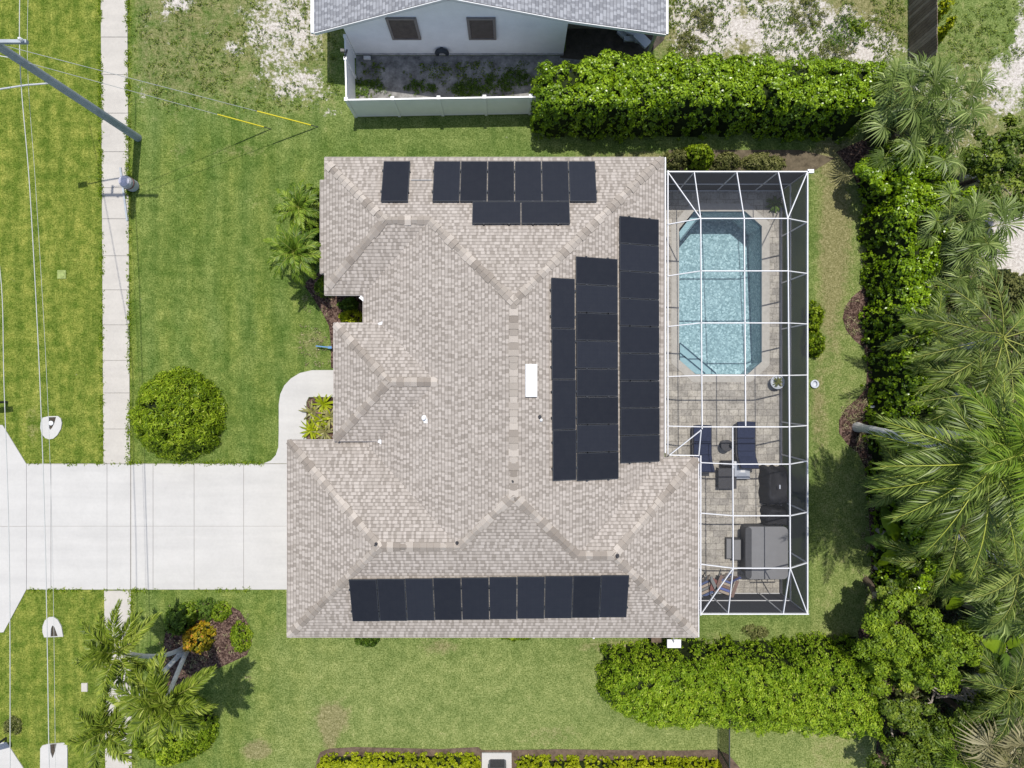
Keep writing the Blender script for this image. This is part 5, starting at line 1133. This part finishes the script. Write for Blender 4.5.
# ------------------------------------------------------------------ palms
def frond_arrays(o, az, el, Ln, droop, nl, ll, lw, rng, vee=.35, swing=0., ang0=38, ang1=22, twist=0., s0=.14, vr=.12):
    S = 15; s = np.linspace(0, 1, S); e = el - droop * s ** 1.35; a = az + swing * s ** 1.5
    d = np.stack([np.cos(e) * np.cos(a), np.cos(e) * np.sin(a), np.sin(e)], 1); pts = o + np.concatenate([[[0, 0, 0]], np.cumsum(d[:-1] * Ln / (S - 1), 0)])
    V, Q, lv = [], [], []
    side0 = np.stack([-np.sin(a), np.cos(a), np.zeros(S)], 1); upv = np.cross(d, side0)
    # rachis ribbon with thickness (three-sided)
    r = np.linspace(.022, .006, S)[:, None] * (Ln / 3.2 + .35)
    ring = np.stack([pts + side0 * r, pts - side0 * r, pts + upv * r * .9], 1).reshape(-1, 3); b = 0; V.append(ring); nb = S * 3
    for i in range(S - 1):
        for k in range(3): Q.append((i * 3 + k, i * 3 + (k + 1) % 3, (i + 1) * 3 + (k + 1) % 3, (i + 1) * 3 + k)); lv.append(1.0)
    ss = np.repeat(np.linspace(s0, .995, nl), 2); sg = np.tile([1., -1.], nl); ss = np.clip(ss + rng.normal(size=2 * nl) * .006, s0, 1)
    P = np.stack([np.interp(ss, s, pts[:, k]) for k in range(3)], 1); D = unit(np.stack([np.interp(ss, s, d[:, k]) for k in range(3)], 1)); SD = unit(np.stack([np.interp(ss, s, side0[:, k]) for k in range(3)], 1)); U = np.cross(D, SD)
    fwd = np.radians(ang0 + (ang1 - ang0) * 0) + np.radians(90 - ang0 - ang1) * ss * .9 + rng.normal(size=2 * nl) * .06
    prof = ll * (np.sin(np.clip(ss * 1.02 + .10, 0, 1) * PI * .86 + .12) ** .7) * rng.uniform(.88, 1.08, 2 * nl)
    vz = vee + rng.normal(size=2 * nl) * vr
    dirv = unit(SD * (sg * np.cos(fwd))[:, None] + D * np.sin(fwd)[:, None] + U * vz[:, None]); tip2 = unit(dirv - np.array([0, 0, 1.]) * (.55 + .3 * rng.random((2 * nl, 1))))
    w = unit(np.cross(dirv, U)); pr = prof[:, None]
    tw = rng.normal(size=(2 * nl, 1)) * .35; w = unit(w + U * tw)
    m1 = P + dirv * pr * .45; m2 = P + dirv * pr * .5 + tip2 * pr * .5; lw_ = lw * (prof / ll)[:, None] ** .4
    q1 = np.stack([P, m1 + w * lw_ * .5, m2, m1 - w * lw_ * .5], 1).reshape(-1, 3); V.append(q1)
    nq = 2 * nl; Q = np.array(Q); Q2 = nb + np.arange(4 * nq).reshape(nq, 4); l2 = np.clip(.48 + .2 * rng.normal(size=nq) + rng.normal() * .14, 0, .94)
    return np.concatenate(V), np.concatenate([Q, Q2]), np.concatenate([np.array(lv) * .985 + .01, l2])
def fan_arrays(o, az, el, pet, R, nseg, rng, spread=2.35, droop=.35):
    d = np.array([math.cos(el) * math.cos(az), math.cos(el) * math.sin(az), math.sin(el)]); sd = np.array([-math.sin(az), math.cos(az), 0.]); upv = np.cross(d, sd)
    hub = o + d * pet; r = .014; V = [o + sd * r, o - sd * r, o + upv * r, hub + sd * r, hub - sd * r, hub + upv * r]; Q = [(0, 1, 4, 3), (1, 2, 5, 4), (2, 0, 3, 5)]; lv = [1., 1., 1.]
    fd = unit(d * math.cos(.35) - np.array([0, 0, 1.]) * math.sin(.35) if el > -.2 else d); fu = unit(np.cross(fd, sd))
    for t in np.linspace(-spread, spread, nseg):
        t = t + rng.normal() * .03; f = fd * math.cos(t) + sd * math.sin(t); L_ = R * (.72 + .28 * math.cos(t * .62)) * rng.uniform(.9, 1.08)
        w = unit(np.cross(f, fu) + fu * rng.normal() * .35); m = hub + f * L_ * .55 + fu * .05 * L_; tip = hub + f * L_ * .97 - np.array([0, 0, 1.]) * L_ * droop * rng.uniform(.4, 1.3); ww = R * .034
        k = len(V); V += [hub + f * .02, m + w * ww, tip, m - w * ww]; Q.append((k, k + 1, k + 2, k + 3)); lv.append(float(np.clip(.5 + .2 * rng.normal(), 0, .94)))
    return np.array(V), np.array(Q), np.array(lv)
def trunk(t, base, crown, r0, r1, mat='bark', bow=(0, 0), n=12):
    base, crown = Vector(base), Vector(crown); P = []; R = []
    for i in range(19):
        s = i / 18; p = base.lerp(crown, s) + Vector((bow[0], bow[1], 0)) * math.sin(PI * s); P.append(p); R.append((r0 * 1.35 if i == 0 else r0 + (r1 - r0) * s) * (1.06 if i % 2 else .97))
    mb = MB(); mb.tube(P, R, n); return mb.build('trunk', mat, t, smooth=False)
def palm(name, label, cat, base, crown, r0, r1, nf, Ln, mat, seed, group=None, nl=34, ll=.55, lw=.045, el=(1.25, -.35), droop=1.1, vee=.35, az0=None, fronds=None, bow=(0, 0), tmat='bark2', crownshaft=False, vr=.12, skip=None):
    rng = np.random.default_rng(seed); t = thing(name, label, cat, base, group); trunk(t, base, crown, r0, r1, tmat, bow)
    c = np.array(crown)
    if crownshaft: mb = MB(); mb.tube([Vector(crown) - Vector((0, 0, .5)), Vector(crown) - Vector((0, 0, .1)), Vector(crown) + Vector((0, 0, .15))], [r1 * 1.25, r1 * 1.4, r1 * .5], 10); mb.build('crownshaft', mat_plain('green_crownshaft', (.10, .16, .04), .5, .3, var=.2), t)
    L_ = fronds or []
    skip = (skip or ())
    if not L_:
        for i in range(nf):
            f = i / max(1, nf - 1); L_.append(((az0 or 0) + i * 2.39996 + rng.normal() * .15, el[0] + (el[1] - el[0]) * f ** .85 + rng.normal() * .08, Ln * rng.uniform(.86, 1.08) * (.72 + .28 * min(1, f * 3)), droop * rng.uniform(.8, 1.2), rng.normal() * .15))
    for (az, e, l, dr, sw) in L_:
        if skip and skip[0] < (math.degrees(az) + 180) % 360 - 180 < skip[1]: continue
        V, Q, lv = frond_arrays(c, az, e, l, dr, nl, ll, lw, rng, vee, sw, vr=vr); np_mesh('frond', V, Q, lv, mat, t)
    return t
def fanpalm(name, label, base, crown, nf, pet, R, mat, seed, group=None, r=.13, nseg=26, cat='fan palm', el=(1.3, -.45)):
    rng = np.random.default_rng(seed); t = thing(name, label, cat, base, group); trunk(t, base, crown, r, r * .85, 'barkd'); c = np.array(crown)
    for i in range(nf):
        f = i / max(1, nf - 1); V, Q, lv = fan_arrays(c + rng.normal(size=3) * .05, i * 2.39996 + rng.normal() * .2, el[0] + (el[1] - el[0]) * f + rng.normal() * .1, pet * rng.uniform(.75, 1.15), R * rng.uniform(.8, 1.12), nseg, rng, droop=.25 + .3 * f); np_mesh('frond', V, Q, lv, mat, t)
    return t
gp = 'palms of the island bed'
b0 = G(184, 648)
palm('palm_tree', 'upper left palm of the three over the sidewalk, below the driveway', 'palm tree', b0, G(119, 652, 4.4), .095, .08, 19, 1.8, 'fr_lime', 101, gp, nl=76, ll=.46, lw=.056, vr=.55, skip=(-38, 22), vee=.45, droop=1.2, bow=(.1, -.25), el=(1.2, -.15), crownshaft=True)
palm('palm_tree', 'middle palm with the biggest crown right of the sidewalk at bottom left', 'palm tree', b0 + Vector((.12, -.12, 0)), G(166, 700, 4.6), .095, .08, 22, 1.95, 'fr_lime', 102, gp, nl=80, ll=.50, lw=.058, vr=.55, skip=(48, 95), vee=.45, droop=1.35, el=(1.2, -.15), crownshaft=True, az0=.6)
palm('palm_tree', 'lowest palm of the three, its dark crown over the sidewalk bottom', 'palm tree', b0 + Vector((-.1, -.2, 0)), G(107, 730, 4.3), .10, .08, 17, 1.6, 'fr_lime', 103, gp, nl=74, ll=.44, lw=.054, vr=.55, vee=.4, droop=1.4, el=(1.15, -.2), crownshaft=True, az0=1.3)
gq = 'feathery palms beside the front eave'
palm('palm_tree', 'lower feathery palm beside the front eave', 'palm tree', G(303, 252), G(295, 252, 2.7), .09, .07, 32, 1.42, 'fr_bright', 104, gq, nl=46, ll=.32, lw=.045, el=(1.25, -.25), droop=1.5, vee=.3)
palm('palm_tree', 'upper feathery palm beside the front eave', 'palm tree', G(308, 213), G(299, 207, 2.4), .09, .07, 28, 1.22, 'fr_bright', 105, gq, nl=44, ll=.30, lw=.045, el=(1.25, -.25), droop=1.5, vee=.3, az0=.8)
# big coconut palm with its leaning trunk
cb = G(857, 427); cc = G(988, 463, 8.7)
deg = math.radians
FR = []
_r = random.Random(5)
for k, a in enumerate((178, 152, 206, 232, 256, 128, 100, 75, 50, 24, 0, -26, -52, -78)): FR.append((deg(a + _r.uniform(-5, 5)), _r.uniform(.30, .55), _r.uniform(3.2, 3.6) * (.62 if 60 < a < 135 else 1), _r.uniform(.75, 1.05), _r.uniform(-.18, .18)))
for k, a in enumerate((170, 192, 220, 244, 236, 205, 60, 10, -40, 270)): FR.append((deg(a + _r.uniform(-6, 6)), _r.uniform(-.25, .1), _r.uniform(2.9, 3.3), _r.uniform(.6, .95), _r.uniform(-.2, .2)))
for a in (30, 150, 270, 200): FR.append((deg(a), _r.uniform(.85, 1.15), 2.5, .8, .1))
palm('coconut_palm', 'large coconut palm with a leaning grey trunk at the right of the lawn', 'palm tree', cb, cc, .17, .13, 0, 4, 'fr_coco', 106, nl=64, ll=.80, lw=.042, vee=-.05, fronds=FR, bow=(0, .1), vr=.22)
palm('coconut_palm', 'bright-green palm at the right edge beside the big coconut crown', 'palm tree', G(905, 422), G(1018, 452, 9.1), .13, .10, 18, 2.7, 'fr_bright', 107, nl=50, ll=.72, lw=.05, vee=.12, el=(1.25, .1), droop=1.1)
FR2 = [(deg(190), .40, 3.6, .9, .1), (deg(165), .25, 3.4, .9, .1), (deg(215), .3, 3.6, .9, -.1), (deg(140), .45, 3.4, .9, .1), (deg(240), .45, 3.6, .95, .1), (deg(110), .5, 3.3, 1, .1), (deg(270), .4, 3.5, 1, .1), (deg(300), .5, 3.4, 1, -.1), (deg(60), .5, 3.4, 1, .1), (deg(20), .5, 3.3, 1, .1), (deg(-30), .5, 3.3, 1, .1), (deg(175), 1.0, 2.8, .9, .1), (deg(255), .1, 3.3, .8, .1)]
palm('coconut_palm', 'dull olive palm at the right edge between the sand and the big coconut', 'palm tree', G(930, 355), G(1003, 338, 4.6), .14, .11, 0, 3.5, 'fr_coco2', 108, nl=46, ll=.75, lw=.05, vee=.1, fronds=FR2)
palm('coconut_palm', 'shaded palm at the right edge below the big coconut crown', 'palm tree', G(925, 520), G(1018, 570, 4.4), .13, .10, 15, 3.0, 'fr_coco2', 109, nl=44, ll=.7, lw=.05, vee=.1, el=(1.2, -.1), droop=1.0)
palm('young_palm', 'small shaded palm between the right hedge and the broad-leaved plants', 'palm tree', G(900, 545), G(935, 560, 2.2), .10, .08, 12, 2.3, 'fr_coco2', 110, nl=38, ll=.5, lw=.04, vee=.15, el=(1.2, .1), droop=1.2)
palm('young_palm', 'small dull palm in the gap right of the glossy hedge', 'palm tree', G(925, 372), G(950, 372, 2.0), .10, .08, 12, 2.2, 'fr_coco2', 111, nl=38, ll=.5, lw=.04, vee=.15, el=(1.2, .1), droop=1.2)
for i, (x, y, z, L_, m, l) in enumerate(((958, 530, 4.0, 2.4, 'fr_coco2', 'middling palm just below the big coconut fronds'), (975, 395, 4.4, 2.5, 'fr_coco2', 'middling palm just above the big coconut fronds'), (932, 330, 2.6, 1.9, 'fr_coco', 'small palm with pale fronds leaning over the side hedge'), (1008, 690, 3.6, 2.2, 'fr_coco2', 'middling palm at the right edge above the straw fan palm'), (900, 480, 2.2, 1.7, 'fr_coco2', 'small palm in the shade under the coconut frond tips'))):
    palm('young_palm', l, 'palm tree', G(512 + (x - 512) * (.965 if x < 910 else .92), 384 + (y - 384) * .94), G(x, y, z), .10, .08, 14, L_, m, 112 + i, nl=44, ll=.55, lw=.04, vee=.05, el=(1.2, -.05), droop=1.1, az0=i * 1.1, vr=.2)
# sabal fan palms
gs = 'grey-green fan palms right of the hedges'
for i, (bx_, by_, px, py, z, nf, R, l) in enumerate(((898, 122, 918, 96, 3.4, 13, .98, 'tallest central fan palm of the top right group'), (915, 135, 950, 105, 3.2, 12, .92, 'fan palm furthest right in the top right group'), (885, 125, 893, 93, 2.6, 10, .85, 'fan palm at the end of the top hedge'), (893, 140, 898, 134, 2.4, 9, .85, 'fan palm on the left of the top right group, over dark mulch'), (915, 145, 932, 147, 2.6, 9, .85, 'lowest fan palm of the top right group'), (928, 232, 950, 222, 2.6, 12, .8, 'upper left fan palm beside the white sand'), (945, 240, 975, 232, 2.8, 14, .85, 'upper right fan palm beside the white sand'), (940, 255, 967, 255, 2.4, 13, .8, 'lower fan palm beside the white sand'), (930, 285, 950, 290, 1.8, 9, .7, 'small yellowing fan palm at the hedge below the white sand'))):
    fanpalm('fan_palm', l, G(bx_, by_), G(px, py, z), nf, .95, R, 'fr_fan', 120 + i, gs)
fanpalm('fan_palm', 'straw-coloured fan palm in the bottom right corner', G(935, 690), G(1012, 752, 3.2), 16, .95, 1.15, 'fr_straw', 131, gs)
fanpalm('fan_palm', 'bright-green spiky fan palm at the bottom edge, left of the straw-coloured one', G(920, 700), G(955, 750, 2.2), 16, .7, .85, 'fr_bright', 132, gs)
fanpalm('fan_palm', 'pale fan palm at the right edge above the broad-leaved plants', G(945, 560), G(1012, 605, 3.6), 12, .9, 1.1, 'fr_fan', 133, gs)

# ------------------------------------------------------------------ broad-leaved plants, trees and bushes of the grove
def banana(px, py, z, nf, Ln, W, seed, label):
    rng = np.random.default_rng(seed); c = G(px, py, z); b = G(512 + (px - 512) * .90, 384 + (py - 384) * .90); b = Vector((c.x, c.y, 0)) + Vector((-.15, .1, 0))
    t = thing('banana_plant', label, 'banana plant', b, 'broad-leaved plants in the grove'); mb = MB(); mb.tube([b, Vector(c)], [.13, .08], 10); mb.build('stem', 'timber', t)
    for i in range(nf):
        az = i * 2.39996 + rng.normal() * .3; e0 = .95 - .9 * i / nf; o = np.array(c); V = []; S = 12
        for k in range(S):
            s = k / (S - 1); e = e0 - 1.2 * s; d = np.array([math.cos(e) * math.cos(az), math.cos(e) * math.sin(az), math.sin(e)]); sd = np.array([-math.sin(az), math.cos(az), 0.]); w = W * (math.sin(PI * min(1, s * .93 + .06)) ** .6) * (.12 if s < .12 else 1) * (1 + .12 * math.sin(k * 2.1 + i))
            V += [o + sd * w - np.array([0, 0, .22 * w]), o, o - sd * w - np.array([0, 0, .22 * w])]; o = o + d * Ln / (S - 1)
        Q = [(k * 3 + j, k * 3 + j + 1, k * 3 + j + 4, k * 3 + j + 3) for k in range(S - 1) for j in range(2)]
        np_mesh('leaf', np.array(V), np.array(Q), np.clip(.5 + .22 * rng.normal() + .05 * rng.normal(size=len(Q)), 0, .94), 'lf_bush' if i % 2 else 'lf_dark', t)
for i, (x, y, z, l) in enumerate(((968, 583, 2.6, 'broad-leaved banana plant beside the shaded palm, topmost of the lower group'), (985, 615, 2.4, 'broad-leaved banana plant in the middle of the lower right grove'), (1006, 650, 2.4, 'lowest broad-leaved banana plant at the right edge'), (940, 392, 1.9, 'broad-leaved banana plant just above the big coconut fronds'), (900, 540, 1.6, 'small broad-leaved banana plant close to the right hedge'))):
    banana(x, y, z, 8, 1.5, .26, 140 + i, l)
def tree(label, base, clumps, ntip, per, Lf, Wf, mat, seed, group='broadleaf trees of the grove', name='broadleaf_tree', cat='tree'):
    """clumps: (px, py, z, radius)"""
    rng = np.random.default_rng(seed); t = thing(name, label, cat, base, group); base = Vector(base); mb = MB(); C = [(G(x, y, z), r) for x, y, z, r in clumps]
    top = sum((c for c, r in C), Vector()) / len(C); fork = base.lerp(Vector((top.x, top.y, top.z * .55)), .75); mb.tube([base, base.lerp(fork, .5) + Vector((.06, .04, 0)), fork], [.16, .12, .09], 10); mb.build('trunk', 'barkd', t)
    mb = MB()
    for c, r in C: m = fork.lerp(c, .55) + Vector((rng.normal() * .15, rng.normal() * .15, .1)); mb.tube([fork, m, c], [.06, .035, .012], 6)
    mb.build('limb', 'timber', t)
    Vs, Qs, ls = [], [], []; k0 = 0; tot = sum(r ** 2 for _, r in C)
    for c, r in C:
        ns = max(8, int(15 * r * r)); sdv = unit(rng.normal(size=(ns, 3))); sdv[:, 2] = np.abs(sdv[:, 2]) * np.where(rng.random(ns) < .8, 1, -.6); sc_ = np.array(c) + sdv * (r * rng.uniform(.55, 1.08, ns))[:, None] * np.array([1, 1, .72]); sr = r * rng.uniform(.20, .36, ns); st = rng.normal(size=ns)
        n = int(ntip * r * r / tot); w_ = rng.integers(0, ns, n); dl = unit(rng.normal(size=(n, 3)) + sdv[w_] * .5 + np.array([0, 0, .4])); p = sc_[w_] + dl * (sr[w_] * rng.uniform(.5, 1.05, n))[:, None]
        Np = n * per; P = np.repeat(p, per, 0); D = np.repeat(unit(dl + sdv[w_] * .5), per, 0); q = unit(rng.normal(size=(Np, 3)) + D * .4)
        pos = P + q * .11 * rng.uniform(.3, 1.2, (Np, 1)); nrm = unit(D * .6 + q * .5 + np.array([0, 0, .5]) + rng.normal(size=(Np, 3)) * .35); V, Q = leaf_quads(pos, nrm, Lf * rng.uniform(.6, 1.25, Np), Wf * rng.uniform(.7, 1.2, Np), rng)
        Vs.append(V); Qs.append(Q + k0); k0 += len(V); l = np.repeat(.48 + .18 * rng.normal(size=n) + .15 * st[w_], per) + .12 * rng.normal(size=Np); ls.append(np.clip(l, 0, .95))
    np_mesh('crown', np.concatenate(Vs), np.concatenate(Qs), np.concatenate(ls), mat, t); return t
tree('yellow-green tree rising behind the right end of the lower hedge', G(880, 612), [(897, 622, 3.0, 1.0), (925, 640, 3.3, 1.05), (905, 655, 3.2, 1.0), (950, 655, 3.4, .9), (880, 650, 2.7, .9), (930, 672, 3.0, .9), (968, 640, 3.0, .7), (886, 672, 2.7, .8)], 4200, 9, .12, .062, 'lf_tree2', 151)
tree('darker green tree at the right-hand hedge just above the yellow-green tree', G(866, 580), [(885, 598, 2.3, .8), (905, 600, 2.4, .8), (880, 618, 2.0, .7)], 1300, 9, .13, .07, 'lf_tree', 152)
tree('dusky tree below the yellow-green tree, over the bottom right lawn corner', G(875, 660), [(893, 700, 2.2, .8), (900, 730, 2.2, .8), (893, 760, 2.0, .9), (925, 715, 2.2, .8), (925, 745, 2.0, .8)], 1700, 9, .13, .07, 'lf_tree', 153)
tree('small olive tree at the bottom edge between the fan palms', G(930, 670), [(985, 715, 2.4, .8), (1005, 700, 2.5, .8), (965, 718, 2.2, .7), (1020, 690, 2.4, .6)], 1200, 9, .13, .07, 'lf_tree', 154)
tree('leafy green tree at the right edge beside the top right fan palms', G(948, 190), [(985, 150, 2.4, .9), (1010, 160, 2.6, 1.0), (1005, 190, 2.4, .9), (1022, 205, 2.3, .8), (1000, 135, 2.3, .7)], 2000, 9, .13, .07, 'lf_tree', 155)
tree('low leafy tree filling the corner where the top hedge meets the side hedge', G(872, 168), [(873, 175, 1.7, .75), (893, 178, 2.0, .8), (915, 185, 2.1, .8), (935, 190, 1.9, .8), (955, 195, 1.8, .7)], 1900, 9, .14, .075, 'lf_clusia', 156)
dome('bush', 'dark bush at the right edge below the white sand', 'bush', 1013, 290, 1.1, 1.2, 500, 8, .12, .06, 'lf_grey', 160, amp=.3)
dome('bush', 'dusty bush between the white sand and the dull olive palm', 'bush', 975, 298, .9, 1.2, 420, 8, .12, .06, 'lf_grey', 161, amp=.3)
dome('bush', 'dark undergrowth bush between the right hedge and the shaded palm', 'bush', 918, 585, 1.1, 1.0, 450, 8, .14, .07, 'lf_dark', 162, amp=.3)
dome('bush', 'dark undergrowth bush under the big coconut fronds', 'bush', 930, 500, 1.6, .8, 600, 8, .14, .06, 'lf_dark', 163, amp=.3)
dome('bush', 'dark undergrowth bush under the dead branches', 'bush', 985, 690, 1.6, .8, 600, 8, .14, .06, 'lf_dark', 164, amp=.3)
dome('bush', 'dark undergrowth bush right of the banana plants', 'bush', 1030, 610, 2.0, 1.0, 700, 8, .15, .07, 'lf_dark', 165, amp=.35)
dome('bush', 'dull bush behind the bottom right fan palms', 'bush', 985, 790, 2.0, 1.0, 700, 8, .15, .07, 'lf_grey', 166, amp=.35)
# undergrowth that reads as one dark mass below the palms
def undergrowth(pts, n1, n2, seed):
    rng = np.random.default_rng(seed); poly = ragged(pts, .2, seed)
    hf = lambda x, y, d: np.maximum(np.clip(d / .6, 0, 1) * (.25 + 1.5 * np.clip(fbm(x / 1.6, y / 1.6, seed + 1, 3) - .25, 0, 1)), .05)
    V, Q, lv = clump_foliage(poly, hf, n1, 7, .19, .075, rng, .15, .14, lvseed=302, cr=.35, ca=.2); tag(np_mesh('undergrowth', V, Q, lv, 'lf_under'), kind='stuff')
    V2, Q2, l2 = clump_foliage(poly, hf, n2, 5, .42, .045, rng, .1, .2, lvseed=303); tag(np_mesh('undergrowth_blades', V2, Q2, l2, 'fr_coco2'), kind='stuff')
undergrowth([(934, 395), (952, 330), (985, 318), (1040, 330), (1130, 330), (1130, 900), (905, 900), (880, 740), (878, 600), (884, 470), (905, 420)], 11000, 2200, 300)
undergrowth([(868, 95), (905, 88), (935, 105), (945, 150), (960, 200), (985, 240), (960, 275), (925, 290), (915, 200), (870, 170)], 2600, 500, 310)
# dead branches
t = thing('dead_branches', 'bare grey dead branches on the slope right of the yellow-green tree', 'dead branches', G(945, 690))
for i in range(9):
    a = G(930 + random.uniform(0, 35), 680 + random.uniform(0, 26), .9); b2 = a + Vector((random.uniform(.5, 1.4) * random.choice((1, 1, -1)), random.uniform(-.5, .7), random.uniform(0, .8))); mb = MB(); m = a.lerp(b2, .5) + Vector((0, random.uniform(-.2, .2), .12)); mb.tube([a, m, b2], [.05, .035, .012], 6); mb.tube([m, m + Vector((random.uniform(-.3, .5), random.uniform(-.5, .5), .2))], [.02, .006], 5); mb.build('branch', 'timber', t)
for i, (x, y) in enumerate(((944.5, 684), (957, 679.5))):
    c_ = G(x, y, 1.6); mb = MB(); mb.tube([c_ + Vector((0, 0, -1.4)), c_], [.13, .11], 12); mb.tube([c_ + Vector((0, 0, .001)), c_ + Vector((0, 0, .01))], [.085, .085], 12); tag(mb.build('cut_stump', 'timber'), ('pale cut stump showing its ring among the dead branches, left', 'pale cut stump among the dead branches, right')[i], 'stump')
# pots and small plants of the patio and entry
def rosette(name, label, cat, px, py, z, n, Ln, W, mat, seed, pot=None, group=None):
    rng = np.random.default_rng(seed); b = G(px, py, z); t = thing(name, label, cat, b, group)
    if pot: mb = MB(); mb.lathe(b, [(0, 0), (pot * .7, 0), (pot, pot * 1.2), (pot * .9, pot * 1.2), (pot * .8, pot), (0, pot)], 16); mb.build('pot', 'charcoal' if seed % 2 else 'palegrey', t); b = b + Vector((0, 0, pot * 1.1))
    V, Q, lv = [], [], []
    for i in range(n):
        az = i * 2.39996 + rng.normal() * .2; e = 1.2 - 1.0 * i / n; o = np.array(b); sd = np.array([-math.sin(az), math.cos(az), 0.]); k = len(V); l = Ln * rng.uniform(.8, 1.15)
        for s, w in ((0, .5), (.4, 1), (.75, .8), (1, .05)):
            ee = e - .9 * s; p = o + np.array([math.cos(az), math.sin(az), 0]) * l * s * math.cos(ee) + np.array([0, 0, l * s * math.sin(ee)]); V += [p + sd * W * w * .5, p - sd * W * w * .5]
        for j in range(3): Q.append((k + 2 * j, k + 2 * j + 1, k + 2 * j + 3, k + 2 * j + 2)); lv.append(float(np.clip(.45 + .25 * rng.normal(), 0, 1)))
    np_mesh('leaves', np.array(V), np.array(Q), lv, mat, t); return t
for i, (x, y, l) in enumerate(((313, 412, 'upper left purple-centred bromeliad in the entry planter'), (324, 404, 'upper right bromeliad in the entry planter'), (330, 418, 'bromeliad touching the eave in the entry planter'), (312, 430, 'lower left bromeliad in the entry planter'), (325, 432, 'lower right pale-striped bromeliad in the entry planter'), (320, 420, 'middle bromeliad of the entry planter'))):
    rosette('bromeliad', l, 'bromeliad', x, y, .02, 30, .58, .075, 'lf_red' if i % 2 == 0 else 'lf_low', 170 + i, group='bromeliads in the entry planter')
rosette('potted_plant', 'dark potted plant on the patio in the top right corner of the cage', 'potted plant', 773, 205, deckz, 30, .42, .07, 'lf_dark', 181, .16)
rosette('potted_plant', 'wide grey bowl of dry plants on the patio right of the pool', 'potted plant', 774.5, 382, deckz, 22, .26, .05, 'lf_grey', 182, .30)

# scattered weeds in the sandy lots and the grass (too many to count)
def scatter(name, regions, n, Lf, Wf, mat, seed):
    rng = np.random.default_rng(seed); P = []
    for (x0, y0_, x1, y1_), k in regions:
        x = rng.uniform(x0, x1, k); y = rng.uniform(y0_, y1_, k); w = fbm(x / 18, y / 18, seed) + rng.normal(size=k) * .05; s = w > .47; P.append(np.stack([(x[s] - 512) * H / F, (384 - y[s]) * H / F], 1))
    P = np.concatenate(P); per = 6; q = np.repeat(P, per, 0); m = len(q); pos = np.stack([q[:, 0] + rng.normal(size=m) * .05, q[:, 1] + rng.normal(size=m) * .05, .02 + .05 * rng.random(m)], 1); nrm = np.stack([rng.normal(size=m) * .6, rng.normal(size=m) * .6, np.ones(m)], 1)
    V, Q = leaf_quads(pos, nrm, Lf * rng.uniform(.6, 1.3, m), Wf * rng.uniform(.7, 1.2, m), rng); tag(np_mesh(name, V, Q, np.clip(.5 + .25 * rng.normal(size=m), 0, 1), mat), kind='stuff')
scatter('weeds', [((134, 0, 340, 112), 900), ((668, 0, 905, 70), 2000), ((350, 62, 530, 98), 500), ((945, 0, 1024, 130), 500)], 0, .10, .035, 'lf_tree', 201)
scatter('grass_edge', [((99.6, 0, 102.6, 200), 420), ((126.8, 0, 129.6, 200), 420), ((101, 200, 103.5, 463), 220), ((128, 200, 130.2, 463), 220), ((28, 462.3, 265, 464), 200), ((28, 589, 286, 590.6), 200), ((103, 590, 105, 768), 160), ((130, 590, 132.2, 768), 160)], 0, .10, .03, 'lf_bush', 203)
scatter('fallen_leaves', [((862, 150, 880, 620), 500), ((845, 300, 866, 335), 80), ((842, 400, 866, 450), 120), ((300, 280, 334, 368), 60), ((160, 605, 250, 680), 160)], 0, .08, .04, 'fr_straw', 202)

# ================================================================== CAMERA, LIGHT
cam = bpy.data.cameras.new('camera'); cam.sensor_width = 36; cam.lens = F / 1024 * 36; cam.clip_end = 500
co = bpy.data.objects.new('camera', cam); COL.objects.link(co); co.location = (0, 0, H); bpy.context.scene.camera = co
dirv = Vector((-.075, -1.0, 0)).normalized(); el = math.radians(73)
sd = Vector((dirv.x * math.cos(el), dirv.y * math.cos(el), -math.sin(el)))
sun = bpy.data.lights.new('sun', 'SUN'); sun.energy = 4.0; sun.angle = math.radians(.53); sun.color = (1, .955, .89)
so = bpy.data.objects.new('sun', sun); COL.objects.link(so); so.rotation_euler = sd.to_track_quat('-Z', 'Y').to_euler(); so.location = (2, 10, 40)
w = bpy.data.worlds.new('World'); bpy.context.scene.world = w; w.use_nodes = True; nt = w.node_tree; nt.nodes.clear()
sky = nt.nodes.new('ShaderNodeTexSky'); sky.sky_type = 'NISHITA'; sky.sun_disc = False; sky.sun_elevation = el; sky.sun_rotation = math.atan2(-dirv.x, -dirv.y); sky.air_density = 1.0; sky.dust_density = 1.5
bg = nt.nodes.new('ShaderNodeBackground'); bg.inputs[1].default_value = .14; o_ = nt.nodes.new('ShaderNodeOutputWorld'); nt.links.new(sky.outputs[0], bg.inputs[0]); nt.links.new(bg.outputs[0], o_.inputs[0])
S_ = bpy.context.scene; S_.view_settings.view_transform = 'Standard'; S_.view_settings.look = 'None'; S_.view_settings.gamma = 1; S_.view_settings.exposure = .22
S_.cycles.max_bounces = 6; S_.cycles.transparent_max_bounces = 16; S_.cycles.diffuse_bounces = 3
